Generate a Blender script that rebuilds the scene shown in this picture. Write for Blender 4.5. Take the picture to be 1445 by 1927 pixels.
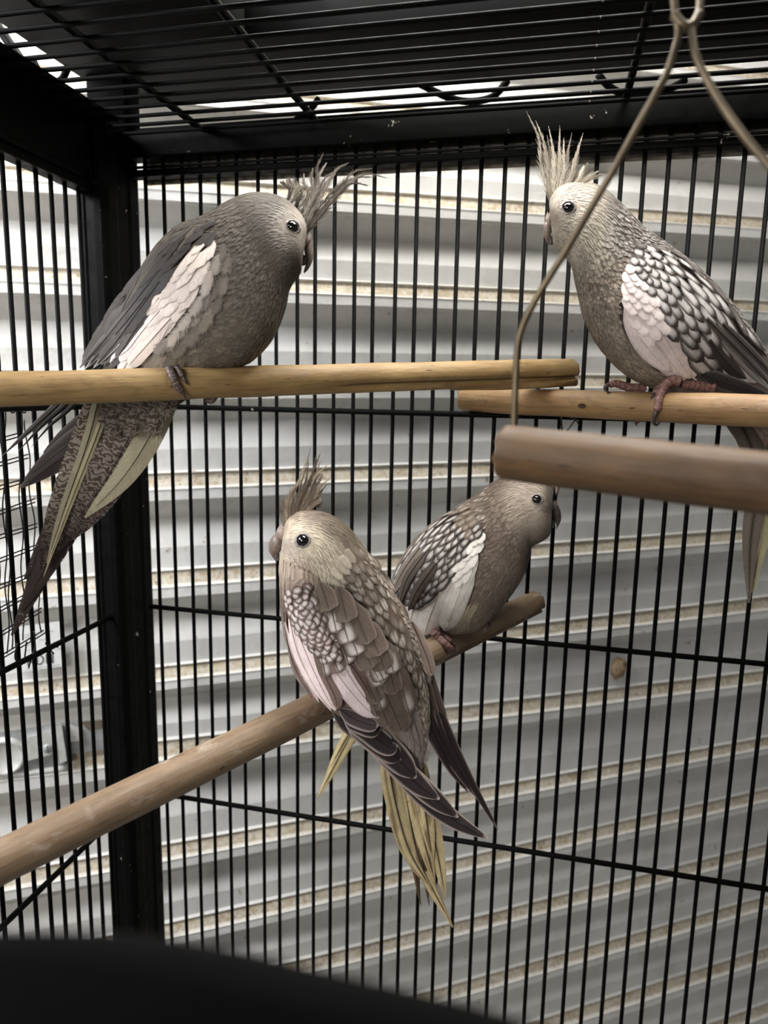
import bpy, math, random
import numpy as np
from mathutils import Vector, Matrix, noise
from mathutils.bvhtree import BVHTree

for o in list(bpy.data.objects): bpy.data.objects.remove(o, do_unlink=True)
random.seed(7); rng = np.random.RandomState(7)
SC = bpy.context.scene

# ------------------------------------------------------------------ camera
F = 1340.0; CX, CY = 722.5, 963.5
C0 = np.array([0.0, 0.0, 1.35])
Yd = np.array([313, -218, 1336.0]); Yd /= np.linalg.norm(Yd)
Zd = -np.array([-150, 7920, 1336.0]); Zd -= Zd.dot(Yd) * Yd; Zd /= np.linalg.norm(Zd)
Xd = np.cross(Yd, Zd)
M = np.array([Xd, Yd, Zd])             # camera frame (right, down, forward) -> world
cam_d = bpy.data.cameras.new('camera'); cam = bpy.data.objects.new('camera', cam_d)
SC.collection.objects.link(cam); SC.camera = cam
R3 = Matrix((M[:, 0], -M[:, 1], -M[:, 2])).transposed()
cam.matrix_world = Matrix.Translation(C0) @ R3.to_4x4()
cam_d.sensor_fit = 'VERTICAL'; cam_d.sensor_height = 36; cam_d.lens = F / 1927 * 36
cam_d.clip_start = 0.005; cam_d.clip_end = 50
cam_d.dof.use_dof = True; cam_d.dof.focus_distance = 0.47; cam_d.dof.aperture_fstop = 8.5

# ------------------------------------------------------------------ light
w = bpy.data.worlds.new('world'); SC.world = w; w.use_nodes = True
w.node_tree.nodes['Background'].inputs[0].default_value = (0.93, 0.97, 1.0, 1)
w.node_tree.nodes['Background'].inputs[1].default_value = 0.15
def area(name, loc, target, sx, sy, power, col):
    l = bpy.data.lights.new(name, 'AREA'); l.shape = 'RECTANGLE'; l.size = sx; l.size_y = sy
    l.energy = power; l.color = col
    o = bpy.data.objects.new(name, l); SC.collection.objects.link(o); o.location = loc
    o.rotation_euler = (Vector(target) - Vector(loc)).to_track_quat('-Z', 'Y').to_euler()
    return o
area('daylight_over_wall', (-0.12, 0.54, 1.96), (-0.02, 0.84, 1.30), 0.75, 0.26, 26, (1.0, 0.985, 0.95))
area('daylight_left_opening', (-1.10, -0.10, 1.95), (-0.30, 0.75, 1.10), 0.7, 0.5, 36, (0.95, 0.97, 1.0))
area('daylight_behind_camera', (-0.42, -0.78, 1.55), (-0.08, 0.5, 1.28), 0.40, 0.34, 7.4, (1.0, 0.955, 0.90))
SC.view_settings.view_transform = 'Standard'; SC.view_settings.look = 'None'
SC.view_settings.gamma = 1; SC.view_settings.use_curve_mapping = False
SC.view_settings.exposure = 0.0

# ------------------------------------------------------------------ helpers
def ray(x, y): return M @ np.array([(x - CX) / F, (y - CY) / F, 1.0])
def Wp(x, y, Z): return C0 + ray(x, y) * Z
def onplane(x, y, ax, v):
    r = ray(x, y); return C0 + r * ((v - C0[ax]) / r[ax])
def proj(P):
    c = M.T @ (np.asarray(P, float) - C0); return c[0] / c[2] * F + CX, c[1] / c[2] * F + CY, c[2]
def nz(v):
    v = np.asarray(v, float); n = np.linalg.norm(v); return v / n if n > 1e-12 else v
def cat(pts, n):
    P = np.asarray(pts, float); k = len(P)
    if k < 3: 
        t = np.linspace(0, 1, n)[:, None]; return P[0] * (1 - t) + P[-1] * t
    Q = np.vstack([2 * P[0] - P[1], P, 2 * P[-1] - P[-2]])
    out = []
    for a in np.linspace(0, k - 1, n):
        i = min(int(a), k - 2); t = a - i
        p0, p1, p2, p3 = Q[i], Q[i + 1], Q[i + 2], Q[i + 3]
        out.append(0.5 * ((2 * p1) + (-p0 + p2) * t + (2 * p0 - 5 * p1 + 4 * p2 - p3) * t * t + (-p0 + 3 * p1 - 3 * p2 + p3) * t ** 3))
    return np.array(out)
def sst(a, b, x):
    t = min(1, max(0, (x - a) / (b - a))); return t * t * (3 - 2 * t)
def mix(a, b, t): return tuple(a[i] * (1 - t) + b[i] * t for i in range(3))
def lin(r, g, b):
    f = lambda c: c / 12.92 if c <= 0.04045 else ((c + 0.055) / 1.055) ** 2.4
    return (f(r / 255), f(g / 255), f(b / 255))

def link(o, parent=None):
    SC.collection.objects.link(o)
    if parent is not None: o.parent = parent
    return o
def tag(o, label=None, cat=None, group=None, kind=None):
    if label: o['label'] = label
    if cat: o['category'] = cat
    if group: o['group'] = group
    if kind: o['kind'] = kind
    return o
def thing(name, loc, label, cat, group=None):
    o = bpy.data.objects.new(name, None); o.empty_display_size = 0.01
    o.location = loc; link(o); bpy.context.view_layer.update(); return tag(o, label, cat, group)

class Acc:
    """collects geometry (world coordinates) with a colour and a uv per vertex"""
    def __init__(s): s.v = []; s.f = []; s.c = []; s.uv = []
    def add(s, V, Fc, col=None, uv=None):
        b = len(s.v); s.v += [tuple(map(float, p)) for p in V]
        s.f += [tuple(i + b for i in f) for f in Fc]
        s.c += list(col) if col is not None else [(1, 1, 1, 0)] * len(V)
        s.uv += list(uv) if uv is not None else [(0, 0)] * len(V)
    def build(s, name, mat, parent=None, smooth=True, kind=None, origin=None):
        me = bpy.data.meshes.new(name)
        o = bpy.data.objects.new(name, me)
        org = Vector(origin) if origin is not None else Vector((0, 0, 0))
        if parent is not None and origin is None:
            q = parent
            while q is not None: org = org + q.location; q = q.parent
        V = [tuple(Vector(p) - org) for p in s.v]
        me.from_pydata(V, [], s.f)
        ca = me.color_attributes.new('Col', 'FLOAT_COLOR', 'POINT')
        ca.data.foreach_set('color', np.array([(c[0], c[1], c[2], c[3] if len(c) > 3 else 0.0) for c in s.c], 'f').ravel())
        ul = me.uv_layers.new(name='UVMap')
        idx = np.zeros(len(me.loops), 'i'); me.loops.foreach_get('vertex_index', idx)
        ul.data.foreach_set('uv', np.array(s.uv, 'f')[idx].ravel())
        if smooth: me.polygons.foreach_set('use_smooth', [True] * len(me.polygons))
        me.materials.append(mat); me.update()
        link(o)
        if parent is not None:
            o.parent = parent
        else: o.location = org
        if kind: o['kind'] = kind
        return o

def tube_geo(P, r, n=8, caps=True, flat=None):
    P = np.asarray(P, float); k = len(P); r = np.full(k, r) if np.isscalar(r) else np.asarray(r, float)
    T = np.gradient(P, axis=0); T = np.array([nz(t) for t in T])
    ref = np.array([0, 0, 1.0]) if abs(T[0][2]) < 0.9 else np.array([0, 1.0, 0])
    V = []; u = nz(np.cross(T[0], ref))
    for i in range(k):
        u = nz(u - u.dot(T[i]) * T[i]); q = np.cross(T[i], u)
        for j in range(n):
            a = 2 * math.pi * j / n
            V.append(P[i] + r[i] * (math.cos(a) * u + math.sin(a) * q))
    Fc = [(i * n + j, i * n + (j + 1) % n, (i + 1) * n + (j + 1) % n, (i + 1) * n + j) for i in range(k - 1) for j in range(n)]
    if caps: Fc += [tuple(range(n - 1, -1, -1)), tuple((k - 1) * n + j for j in range(n))]
    return V, Fc
def box_geo(a, b):
    x0, y0, z0 = a; x1, y1, z1 = b
    V = [(x0, y0, z0), (x1, y0, z0), (x1, y1, z0), (x0, y1, z0), (x0, y0, z1), (x1, y0, z1), (x1, y1, z1), (x0, y1, z1)]
    return V, [(3, 2, 1, 0), (4, 5, 6, 7), (0, 1, 5, 4), (1, 2, 6, 5), (2, 3, 7, 6), (3, 0, 4, 7)]
def rbox(acc, a, b, r=0.002, ax=2):
    """box with rounded long edges running along axis ax"""
    o = [i for i in range(3) if i != ax]; ring = []
    for cx, cy, s in ((1, 1, 0), (0, 1, 1), (0, 0, 2), (1, 0, 3)):
        for k in range(4):
            an = (s + k / 3) * math.pi / 2
            ring.append(((b[o[0]] - r if cx else a[o[0]] + r) + r * math.cos(an), (b[o[1]] - r if cy else a[o[1]] + r) + r * math.sin(an)))
    n = len(ring); V = []
    for e in (a[ax], b[ax]):
        for p in ring:
            q = [0, 0, 0]; q[o[0]], q[o[1]] = p; q[ax] = e; V.append(q)
    Fc = [(j, (j + 1) % n, n + (j + 1) % n, n + j) for j in range(n)] + [tuple(range(n - 1, -1, -1)), tuple(range(n, 2 * n))]
    if ax == 1: Fc = [f[::-1] for f in Fc]
    acc.add(V, Fc)

# ------------------------------------------------------------------ materials
def newmat(name):
    m = bpy.data.materials.new(name); m.use_nodes = True; nt = m.node_tree
    return m, nt, nt.nodes['Principled BSDF']
def N(nt, t, **k):
    n = nt.nodes.new(t)
    for a, b in k.items():
        if a.startswith('i_'): n.inputs[a[2:].replace('_', ' ')].default_value = b
        else: setattr(n, a, b)
    return n
def L(nt, a, b): nt.links.new(a, b)
def mth(nt, op, a, b=None, c=None, clamp=False):
    n = nt.nodes.new('ShaderNodeMath'); n.operation = op; n.use_clamp = clamp
    for i, x in enumerate((a, b, c)):
        if x is None: continue
        if hasattr(x, 'is_linked') or hasattr(x, 'links'): nt.links.new(x, n.inputs[i])
        else: n.inputs[i].default_value = x
    return n.outputs[0]
def mapr(nt, x, a, b, c, d):
    n = nt.nodes.new('ShaderNodeMapRange'); nt.links.new(x, n.inputs[0])
    for i, v in enumerate((a, b, c, d)): n.inputs[i + 1].default_value = v
    return n.outputs[0]
def mixc(nt, fac, a, b, mode='MIX'):
    n = nt.nodes.new('ShaderNodeMix'); n.data_type = 'RGBA'; n.blend_type = mode
    for s, x in ((n.inputs[0], fac), (n.inputs[6], a), (n.inputs[7], b)):
        if hasattr(x, 'links'): nt.links.new(x, s)
        elif isinstance(x, (int, float)): s.default_value = x
        else: s.default_value = (x[0], x[1], x[2], 1)
    return n.outputs[2]

def mat_plain(name, col, rough=0.5, metal=0.0, var=0.15, scale=300, spec=0.5):
    m, nt, b = newmat(name)
    tc = N(nt, 'ShaderNodeTexCoord'); no = N(nt, 'ShaderNodeTexNoise'); no.inputs['Scale'].default_value = scale
    L(nt, tc.outputs['Object'], no.inputs['Vector'])
    f = mapr(nt, no.outputs[0], 0.3, 0.7, 1 - var, 1 + var)
    c = mixc(nt, 1.0, col, f, 'MULTIPLY')
    L(nt, c, b.inputs['Base Color']); b.inputs['Roughness'].default_value = rough; b.inputs['Metallic'].default_value = metal
    b.inputs['Specular IOR Level'].default_value = spec
    return m

def mat_cage():
    m, nt, b = newmat('black_powder_coat')
    tc = N(nt, 'ShaderNodeTexCoord')
    no = N(nt, 'ShaderNodeTexNoise'); no.inputs['Scale'].default_value = 220; L(nt, tc.outputs['Object'], no.inputs['Vector'])
    n2 = N(nt, 'ShaderNodeTexNoise'); n2.inputs['Scale'].default_value = 90; n2.inputs['Detail'].default_value = 4; L(nt, tc.outputs['Object'], n2.inputs['Vector'])
    spk = mapr(nt, mth(nt, 'MULTIPLY', no.outputs[0], n2.outputs[0]), 0.44, 0.50, 0, 1)
    base = mixc(nt, n2.outputs[0], lin(4, 4, 4), lin(12, 12, 11))
    L(nt, mixc(nt, spk, base, lin(150, 145, 135)), b.inputs['Base Color'])
    L(nt, mapr(nt, n2.outputs[0], 0.3, 0.7, 0.5, 0.7), b.inputs['Roughness']); b.inputs['Specular IOR Level'].default_value = .06
    return m

def mat_wall():
    m, nt, b = newmat('painted_corrugated_metal')
    tc = N(nt, 'ShaderNodeTexCoord'); at = N(nt, 'ShaderNodeVertexColor', layer_name='Col')
    def nz_(scale, detail=5, sx=1, sz=1, rough=0.6):
        mp = N(nt, 'ShaderNodeMapping'); mp.inputs['Scale'].default_value = (sx, sx, sz); L(nt, tc.outputs['Object'], mp.inputs[0])
        n = N(nt, 'ShaderNodeTexNoise'); n.inputs['Scale'].default_value = scale; n.inputs['Detail'].default_value = detail; n.inputs['Roughness'].default_value = rough
        L(nt, mp.outputs[0], n.inputs['Vector']); return n.outputs[0]
    big = nz_(3.0); mid = nz_(22, 6); fine = nz_(160, 5, 1, 1, .7); streak = nz_(30, 4, 1.0, 0.15)
    c = mixc(nt, mapr(nt, big, 0.35, 0.65, 0, 1), lin(226, 225, 221), lin(214, 212, 208))
    c = mixc(nt, mapr(nt, mid, 0.5, 0.75, 0, 0.35), c, lin(176, 171, 160))
    c = mixc(nt, mapr(nt, streak, 0.55, 0.8, 0, 0.3), c, lin(186, 180, 168))
    sp = nz_(75, 2)
    c = mixc(nt, mapr(nt, sp, 0.70, 0.76, 0, 0.75), c, lin(150, 122, 88))
    sep = N(nt, 'ShaderNodeSeparateColor'); L(nt, at.outputs[0], sep.inputs[0])
    dirt = mth(nt, 'MULTIPLY', sep.outputs[0], mapr(nt, fine, 0.33, 0.6, 0.35, 1.0), clamp=True)
    c = mixc(nt, dirt, c, mixc(nt, mapr(nt, mid, .4, .6, 0, 1), lin(164, 146, 116), lin(190, 176, 150)))
    pit = mth(nt, 'MULTIPLY', sep.outputs[0], mapr(nt, nz_(230, 3), 0.60, 0.68, 0, 1), clamp=True)
    c = mixc(nt, mth(nt, 'MULTIPLY', pit, 0.7), c, lin(96, 84, 66))
    L(nt, c, b.inputs['Base Color']); b.inputs['Roughness'].default_value = 0.62
    bp = N(nt, 'ShaderNodeBump'); bp.inputs['Strength'].default_value = 0.35; bp.inputs['Distance'].default_value = 0.002
    L(nt, mth(nt, 'ADD', fine, mid), bp.inputs['Height']); L(nt, bp.outputs[0], b.inputs['Normal'])
    return m

def mat_wood(name, c0, c1, c2, worn=0.3):
    m, nt, b = newmat(name)
    tc = N(nt, 'ShaderNodeTexCoord')
    def nn(scale, stretch, det=5):
        mp = N(nt, 'ShaderNodeMapping'); mp.inputs['Scale'].default_value = (1 / stretch, 1, 1); L(nt, tc.outputs['Object'], mp.inputs[0])
        n = N(nt, 'ShaderNodeTexNoise'); n.inputs['Scale'].default_value = scale; n.inputs['Detail'].default_value = det; n.inputs['Roughness'].default_value = .65
        L(nt, mp.outputs[0], n.inputs['Vector']); return n.outputs[0]
    g = nn(420, 14); big = nn(45, 2.2, 3); blot = nn(120, 2.5, 3); fl = nn(260, 5, 2)
    c = mixc(nt, mapr(nt, big, .38, .62, 0, 1), c0, c1)
    c = mixc(nt, mapr(nt, g, .45, .7, 0, .55), c, c2)
    c = mixc(nt, mapr(nt, blot, .56, .72, 0, .55), c, c2)
    c = mixc(nt, mapr(nt, fl, .69, .74, 0, .9), c, lin(62, 42, 24))
    c = mixc(nt, mapr(nt, nn(70, 1.5, 4), .58, .7, 0, worn), c, lin(176, 164, 148))
    L(nt, c, b.inputs['Base Color']); b.inputs['Roughness'].default_value = .6
    bp = N(nt, 'ShaderNodeBump'); bp.inputs['Strength'].default_value = .5; bp.inputs['Distance'].default_value = .0006
    L(nt, mth(nt, 'ADD', g, fl), bp.inputs['Height']); L(nt, bp.outputs[0], b.inputs['Normal'])
    return m

def mat_feather(name='feather_vane', verm=False, fray=True):
    """uv: u = distance from shaft, v = distance along shaft, both in mm; Col alpha = how frayed the vane is here"""
    m, nt, b = newmat(name)
    at = N(nt, 'ShaderNodeVertexColor', layer_name='Col'); uv = N(nt, 'ShaderNodeUVMap', uv_map='UVMap')
    s = N(nt, 'ShaderNodeSeparateXYZ'); L(nt, uv.outputs[0], s.inputs[0])
    au = mth(nt, 'ABSOLUTE', s.outputs[0])
    q = mth(nt, 'SUBTRACT', s.outputs[1], mth(nt, 'MULTIPLY', au, 1.5))
    geo = N(nt, 'ShaderNodeObjectInfo')
    cb = N(nt, 'ShaderNodeCombineXYZ'); L(nt, q, cb.inputs[0]); L(nt, mth(nt, 'MULTIPLY', au, 0.12), cb.inputs[1])
    gp = N(nt, 'ShaderNodeNewGeometry'); L(nt, mth(nt, 'MULTIPLY', gp.outputs['Random Per Island'], 77.0), cb.inputs[2])
    no = N(nt, 'ShaderNodeTexNoise'); no.inputs['Scale'].default_value = 3.4; no.inputs['Detail'].default_value = 2; L(nt, cb.outputs[0], no.inputs['Vector'])
    stripe = no.outputs[0]
    tc = N(nt, 'ShaderNodeTexCoord'); n2 = N(nt, 'ShaderNodeTexNoise'); n2.inputs['Scale'].default_value = 90; L(nt, tc.outputs['Object'], n2.inputs['Vector'])
    f = mth(nt, 'MULTIPLY', mapr(nt, stripe, .3, .7, .80, 1.2), mapr(nt, n2.outputs[0], .3, .7, .9, 1.1))
    f = mth(nt, 'MULTIPLY', f, mapr(nt, gp.outputs['Random Per Island'], 0, 1, .9, 1.1))
    c = at.outputs[0]
    if verm:
        cv = N(nt, 'ShaderNodeCombineXYZ'); L(nt, s.outputs[0], cv.inputs[0]); L(nt, s.outputs[1], cv.inputs[1])
        n3 = N(nt, 'ShaderNodeTexNoise'); n3.inputs['Scale'].default_value = .20; n3.inputs['Detail'].default_value = 2; L(nt, cv.outputs[0], n3.inputs['Vector'])
        ph = mth(nt, 'ADD', mth(nt, 'MULTIPLY', n3.outputs[0], 24), mth(nt, 'MULTIPLY', s.outputs[1], 1.75))
        wv = mth(nt, 'SINE', ph)
        c = mixc(nt, mapr(nt, wv, -.5, .6, 0, 1), c, mixc(nt, 1.0, c, lin(140, 126, 118), 'MULTIPLY'))
    c = mixc(nt, 1.0, c, f, 'MULTIPLY')
    L(nt, c, b.inputs['Base Color']); b.inputs['Roughness'].default_value = .62; b.inputs['Specular IOR Level'].default_value = .25
    bp = N(nt, 'ShaderNodeBump'); bp.inputs['Strength'].default_value = .35; bp.inputs['Distance'].default_value = .0003
    L(nt, stripe, bp.inputs['Height']); L(nt, bp.outputs[0], b.inputs['Normal'])
    if fray:
        k = mth(nt, 'SUBTRACT', 1.25, mth(nt, 'MULTIPLY', at.outputs['Alpha'], 1.0))
        al = mapr(nt, mth(nt, 'SUBTRACT', k, mapr(nt, stripe, .3, .7, .15, 1.05)), -.06, .10, 0, 1)
        al2 = mth(nt, 'MAXIMUM', al, mth(nt, 'LESS_THAN', at.outputs['Alpha'], .02))
        L(nt, al2, b.inputs['Alpha'])
    return m

def mat_body():
    m, nt, b = newmat('feathered_skin')
    at = N(nt, 'ShaderNodeVertexColor', layer_name='Col'); tc = N(nt, 'ShaderNodeTexCoord')
    no = N(nt, 'ShaderNodeTexNoise'); no.inputs['Scale'].default_value = 260; no.inputs['Detail'].default_value = 4; L(nt, tc.outputs['Object'], no.inputs['Vector'])
    c = mixc(nt, 1.0, at.outputs[0], mapr(nt, no.outputs[0], .3, .7, .8, 1.15), 'MULTIPLY')
    L(nt, c, b.inputs['Base Color']); b.inputs['Roughness'].default_value = .85; b.inputs['Specular IOR Level'].default_value = .15
    return m
def mat_foot(name, col, dark):
    m, nt, b = newmat(name)
    at = N(nt, 'ShaderNodeVertexColor', layer_name='Col'); tc = N(nt, 'ShaderNodeTexCoord')
    vo = N(nt, 'ShaderNodeTexVoronoi'); vo.inputs['Scale'].default_value = 900; L(nt, tc.outputs['Object'], vo.inputs['Vector'])
    c = mixc(nt, mapr(nt, vo.outputs[0], .1, .6, 0, 1), col, dark)
    L(nt, mixc(nt, 1.0, c, at.outputs[0], 'MULTIPLY'), b.inputs['Base Color']); b.inputs['Roughness'].default_value = .5
    bp = N(nt, 'ShaderNodeBump'); bp.inputs['Strength'].default_value = .5; bp.inputs['Distance'].default_value = .0004; bp.invert = True
    L(nt, vo.outputs[0], bp.inputs['Height']); L(nt, bp.outputs[0], b.inputs['Normal'])
    return m

M_CAGE = mat_cage(); M_WALL = mat_wall()
M_WOOD1 = mat_wood('pale_yellow_wood', lin(166, 138, 92), lin(146, 117, 73), lin(104, 78, 46), .12)
M_WOOD2 = mat_wood('orange_wood', lin(150, 120, 80), lin(134, 102, 64), lin(90, 64, 38), .12)
M_WOOD3 = mat_wood('grey_worn_wood', lin(140, 118, 94), lin(122, 100, 78), lin(94, 74, 56), .6)
M_WOOD4 = mat_wood('brown_swing_wood', lin(100, 74, 44), lin(78, 56, 34), lin(52, 37, 24), .04)
M_DIRTWOOD = mat_plain('dark_split_wood', lin(52, 36, 22), .9)
M_FEA = mat_feather(); M_VERM = mat_feather('barred_vane', True); M_BODY = mat_body()
M_FOOT = mat_foot('scaly_pink_skin', lin(168, 128, 118), lin(112, 80, 74))
M_FOOTG = mat_foot('scaly_grey_skin', lin(128, 108, 104), lin(76, 62, 60))
M_CLAW = mat_plain('dark_claw_horn', lin(70, 58, 56), .3)
M_BEAK = mat_plain('grey_brown_beak_horn', lin(122, 108, 98), .35, var=.25, scale=400)
M_BEAKD = mat_plain('dark_beak_horn', lin(92, 84, 80), .28, var=.25, scale=400)
M_CERE = mat_plain('cere_skin', lin(150, 132, 122), .6, scale=700, var=.3)
M_EYE, _nt, _b = newmat('black_eye'); _b.inputs['Base Color'].default_value = (.003, .0025, .002, 1); _b.inputs['Roughness'].default_value = .04; _b.inputs['Coat Weight'].default_value = 1; _b.inputs['Coat Roughness'].default_value = .02
M_RING = mat_plain('eye_ring_skin', lin(150, 140, 136), .6, scale=900, var=.2)
M_WIRE = mat_plain('tarnished_swing_wire', lin(100, 88, 70), .42, 0.7, .2, 150)
M_MESH = mat_plain('dark_galvanised_wire', lin(38, 38, 40), .45, .5)
M_STEEL = mat_plain('whitewashed_steel', lin(205, 205, 200), .4, .15, .12, 120)
M_STEELD = mat_plain('dull_grey_steel', lin(160, 162, 162), .45, .25, .15, 120)
M_PAPER = mat_plain('white_label_paper', lin(238, 238, 236), .6, var=.04)
M_INK = mat_plain('grey_label_ink', lin(84, 88, 88), .6)
M_INKP = mat_plain('pale_label_ink', lin(186, 188, 188), .6)
M_TRAY = mat_plain('black_tray_plastic', lin(5, 5, 5), .7, spec=.08)
M_ROOF = mat_plain('brown_dusty_roof_board', lin(96, 88, 74), .9, var=.3, scale=12)
M_BACK = mat_plain('gap_dimming_grey', lin(130, 124, 112), .8, var=.3, scale=60)  # grey of the added pieces that dim the bright gaps
M_FLOOR = mat_plain('concrete_floor', lin(150, 146, 138), .9, var=.2, scale=9)
M_BLACKP = mat_plain('black_feeder_plastic', lin(5, 5, 6), .8, spec=.05)

# ------------------------------------------------------------------ setting
# wall: the plane is vertical and runs away to the right of the cage
A745 = Wp(300, 745, .78); B745 = Wp(1440, 745, .78 * 4500 / 3360)
wdir = B745 - A745; wdir[2] = 0; wdir = nz(wdir); wn = np.array([wdir[1], -wdir[0], 0]); wn = wn if wn.dot(C0 - A745) > 0 else -wn
def onwall(x, y, off=0.0):
    r = ray(x, y); P0 = A745 + wn * off
    return C0 + r * (wn.dot(P0 - C0) / wn.dot(r))
tanA = [-590, -400, -210, -20, 165, 348, 529, 715, 905, 1088, 1265, 1408, 1600, 1748, 1880, 2015, 2150, 2290, 2430, 2570]
tanB = [-257, -122, 13, 150, 287, 424, 579, 720, 861, 1003, 1133, 1270, 1393, 1491, 1594, 1692, 1790, 1893, 1996, 2100]
prof = [(-.10, .000, 0), (-.085, .0035, .1), (-.06, .0012, .9), (-.03, .0022, 1), (.03, .0052, 1), (.055, .0062, .8), (.075, .0105, .1), (.10, .0100, 0), (.185, .0105, 0),
        (.20, .0095, 0), (.215, .0060, 0), (.40, -.0128, 0), (.42, -.0140, 0), (.435, -.0132, 0), (.67, -.0008, 0), (.69, .000, 0), (.89, .000, 0)]
def build_wall():
    acc = Acc(); rows = []
    for i in range(len(tanA) - 1):
        hA = tanA[i + 1] - tanA[i]; hB = tanB[i + 1] - tanB[i]
        for f, d, t in prof:
            a = onwall(300, tanA[i] + f * hA); b = onwall(1440, tanB[i] + f * hB)
            rows.append((a, b, d, t))
    ts = np.linspace(-.9, 3.2, 60); V = []; C = []
    for r, (a, b, d, t) in enumerate(rows):
        for s in ts:
            p = a + (b - a) * s
            wob = noise.noise(Vector((s * 6, a[2] * 14, 0))) * .0011
            V.append(p + wn * (d * 1.15 + wob)); C.append((t, t, t, 0))
    n = len(ts); Fc = [(r * n + k, r * n + k + 1, (r + 1) * n + k + 1, (r + 1) * n + k) for r in range(len(rows) - 1) for k in range(n - 1)]
    acc.add(V, Fc, C)
    o = acc.build('wall_back', M_WALL, smooth=False); o['kind'] = 'structure'; o['label'] = 'off-white corrugated metal wall with dusty tan grooves'
    return o
build_wall()
acc = Acc(); acc.add(*box_geo((-3, -3, -.05), (4, 3, 0))); acc.build('floor', M_FLOOR, smooth=False)['kind'] = 'structure'

# ------------------------------------------------------------------ cage
XL, YB = -.386, .600; ZT = 1.35 + .213
XR, YF = .36, -.10
cage = thing('bird_cage', (0, .3, 0), 'black wire bird cage seen from inside, around all the perches', 'cage')
RB = .00175
def mesh_of(acc, name, mat, smooth=True):
    o = acc.build(name, mat, smooth=smooth, origin=(0, 0, 0)); me = o.data; bpy.data.objects.remove(o); return me
def part(me, name, parent, loc, rot=(0, 0, 0)):
    o = bpy.data.objects.new(name, me); SC.collection.objects.link(o); o.parent = parent
    o.location = Vector(loc) - parent.location; o.rotation_euler = rot; return o
a = Acc(); a.add(*tube_geo([(0, 0, .70), (0, 0, 1.02), (0, 0, 1.2), (0, 0, 1.35 + .2105)], RB, 8)); BAR = mesh_of(a, 'bar', M_CAGE)
for k in range(-23, 20):
    x = .0245 + .01731 * k
    if x < -.36: continue
    part(BAR, 'bar', cage, (x + random.uniform(-.0006, .0006), YB, 0), (0, random.uniform(-.0008, .0008), 0))
y = YB - .0545
while y > .04:
    part(BAR, 'bar', cage, (XL, y + random.uniform(-.0004, .0004), 0)); y -= .01695
# horizontal rails
for z in (-.0165, -.208, -.404, -.596):
    a = Acc(); a.add(*tube_geo([(XL + .02, YB - .0036, 1.35 + z), (XR, YB - .0036, 1.35 + z)], .0024, 8)); a.build('crossbar', M_CAGE, cage)
    a = Acc(); a.add(*tube_geo([(XL + .0036, YB - .03, 1.35 + z), (XL + .0036, YF, 1.35 + z)], .0024, 8)); a.build('crossbar', M_CAGE, cage)
# corner post: folded, fluted profile
def post(x0, x1, y0, y1, z0=0.0, z1=ZT + .004, name='corner_post'):
    a = Acc(); ring = []
    for (p, q, m) in (((x0, y0), (x1, y0), 1), ((x1, y0), (x1, y1), 1), ((x1, y1), (x0, y1), 0), ((x0, y1), (x0, y0), 0)):
        p = np.array(p); q = np.array(q); d = q - p; nrm = np.array([d[1], -d[0]]) / np.linalg.norm(d)
        for t, o in ((.04, 0), (.10, .0012), (.30, .0012), (.36, 0), (.64, 0), (.70, .0012), (.90, .0012), (.96, 0)):
            ring.append(p + d * t + nrm * (o if m else 0) * 1.0)
    n = len(ring); V = [(r[0], r[1], z) for z in (z0, z1) for r in ring]
    a.add(V, [(j, (j + 1) % n, n + (j + 1) % n, n + j) for j in range(n)] + [tuple(range(n - 1, -1, -1)), tuple(range(n, 2 * n))])
    return a.build(name, M_CAGE, cage, smooth=False)
post(-.398, -.371, .5575, .612)
post(XR, XR + .027, .5575, .612)
# top rails of back and left panels
zt = 1.35
def rail(a0, b0, r, ax, name='top_rail', mat=M_CAGE):
    a = Acc(); rbox(a, a0, b0, r, ax); return a.build(name, mat, cage)
rail((-.372, .594, zt + .1815), (XR, .606, zt + .1872), .001, 0)
rail((-.366, .592, zt + .1872), (XR, .5935, zt + .1895), .0005, 0, 'rail_lip')
rail((-.372, .5925, zt + .1968), (XR, .610, zt + .216), .0015, 0, 'top_frame')
rail((-.394, YF, zt + .160), (-.379, .5585, zt + .167), .001, 1)
rail((-.381, YF, zt + .167), (-.3765, .540, zt + .171), .0005, 1, 'rail_lip')
rail((-.396, YF, zt + .172), (-.3775, .5585, zt + .216), .0015, 1, 'top_frame')
rail((-.3785, YF, zt + .2135), (-.355, .5585, zt + .217), .0012, 1, 'top_frame')
a = Acc(); a.add(*box_geo((-.366, .6135, zt + .180), (XR, .616, zt + .199))); a.build('gap_dimming_strip', M_BACK, cage, smooth=False)  # strip added to dim the bright gap below the top frame
# top grille
a = Acc(); a.add(*tube_geo([(-.372, 0, 0), (0, 0, 0), (XR, 0, 0)], .0016, 8)); TW = mesh_of(a, 'top_wire', M_CAGE)
y = .584
while y > .05:
    part(TW, 'top_wire', cage, (0, y, ZT)); y -= .01725
for px, py, r in ((635 - 235, 0, .0028), (1225, 0, .0028), (60, 0, .0028)):
    x = onplane(px, py, 2, ZT + .004)[0]
    a = Acc(); a.add(*tube_geo([(x, YF, ZT + .0042), (x, .6, ZT + .0042)], r, 8)); a.build('top_crossbar', M_CAGE, cage)
# frame that closes the cage to the front and right (out of view, carries the rails)
for (p, q) in (((XR, YF, zt + .2), (XR + .012, .5585, zt + .214)), ((XL - .008, YF - .012, zt + .2), (XR, YF, zt + .214))):
    a = Acc(); a.add(*box_geo(p, q)); a.build('top_frame', M_CAGE, cage, smooth=False)

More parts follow.
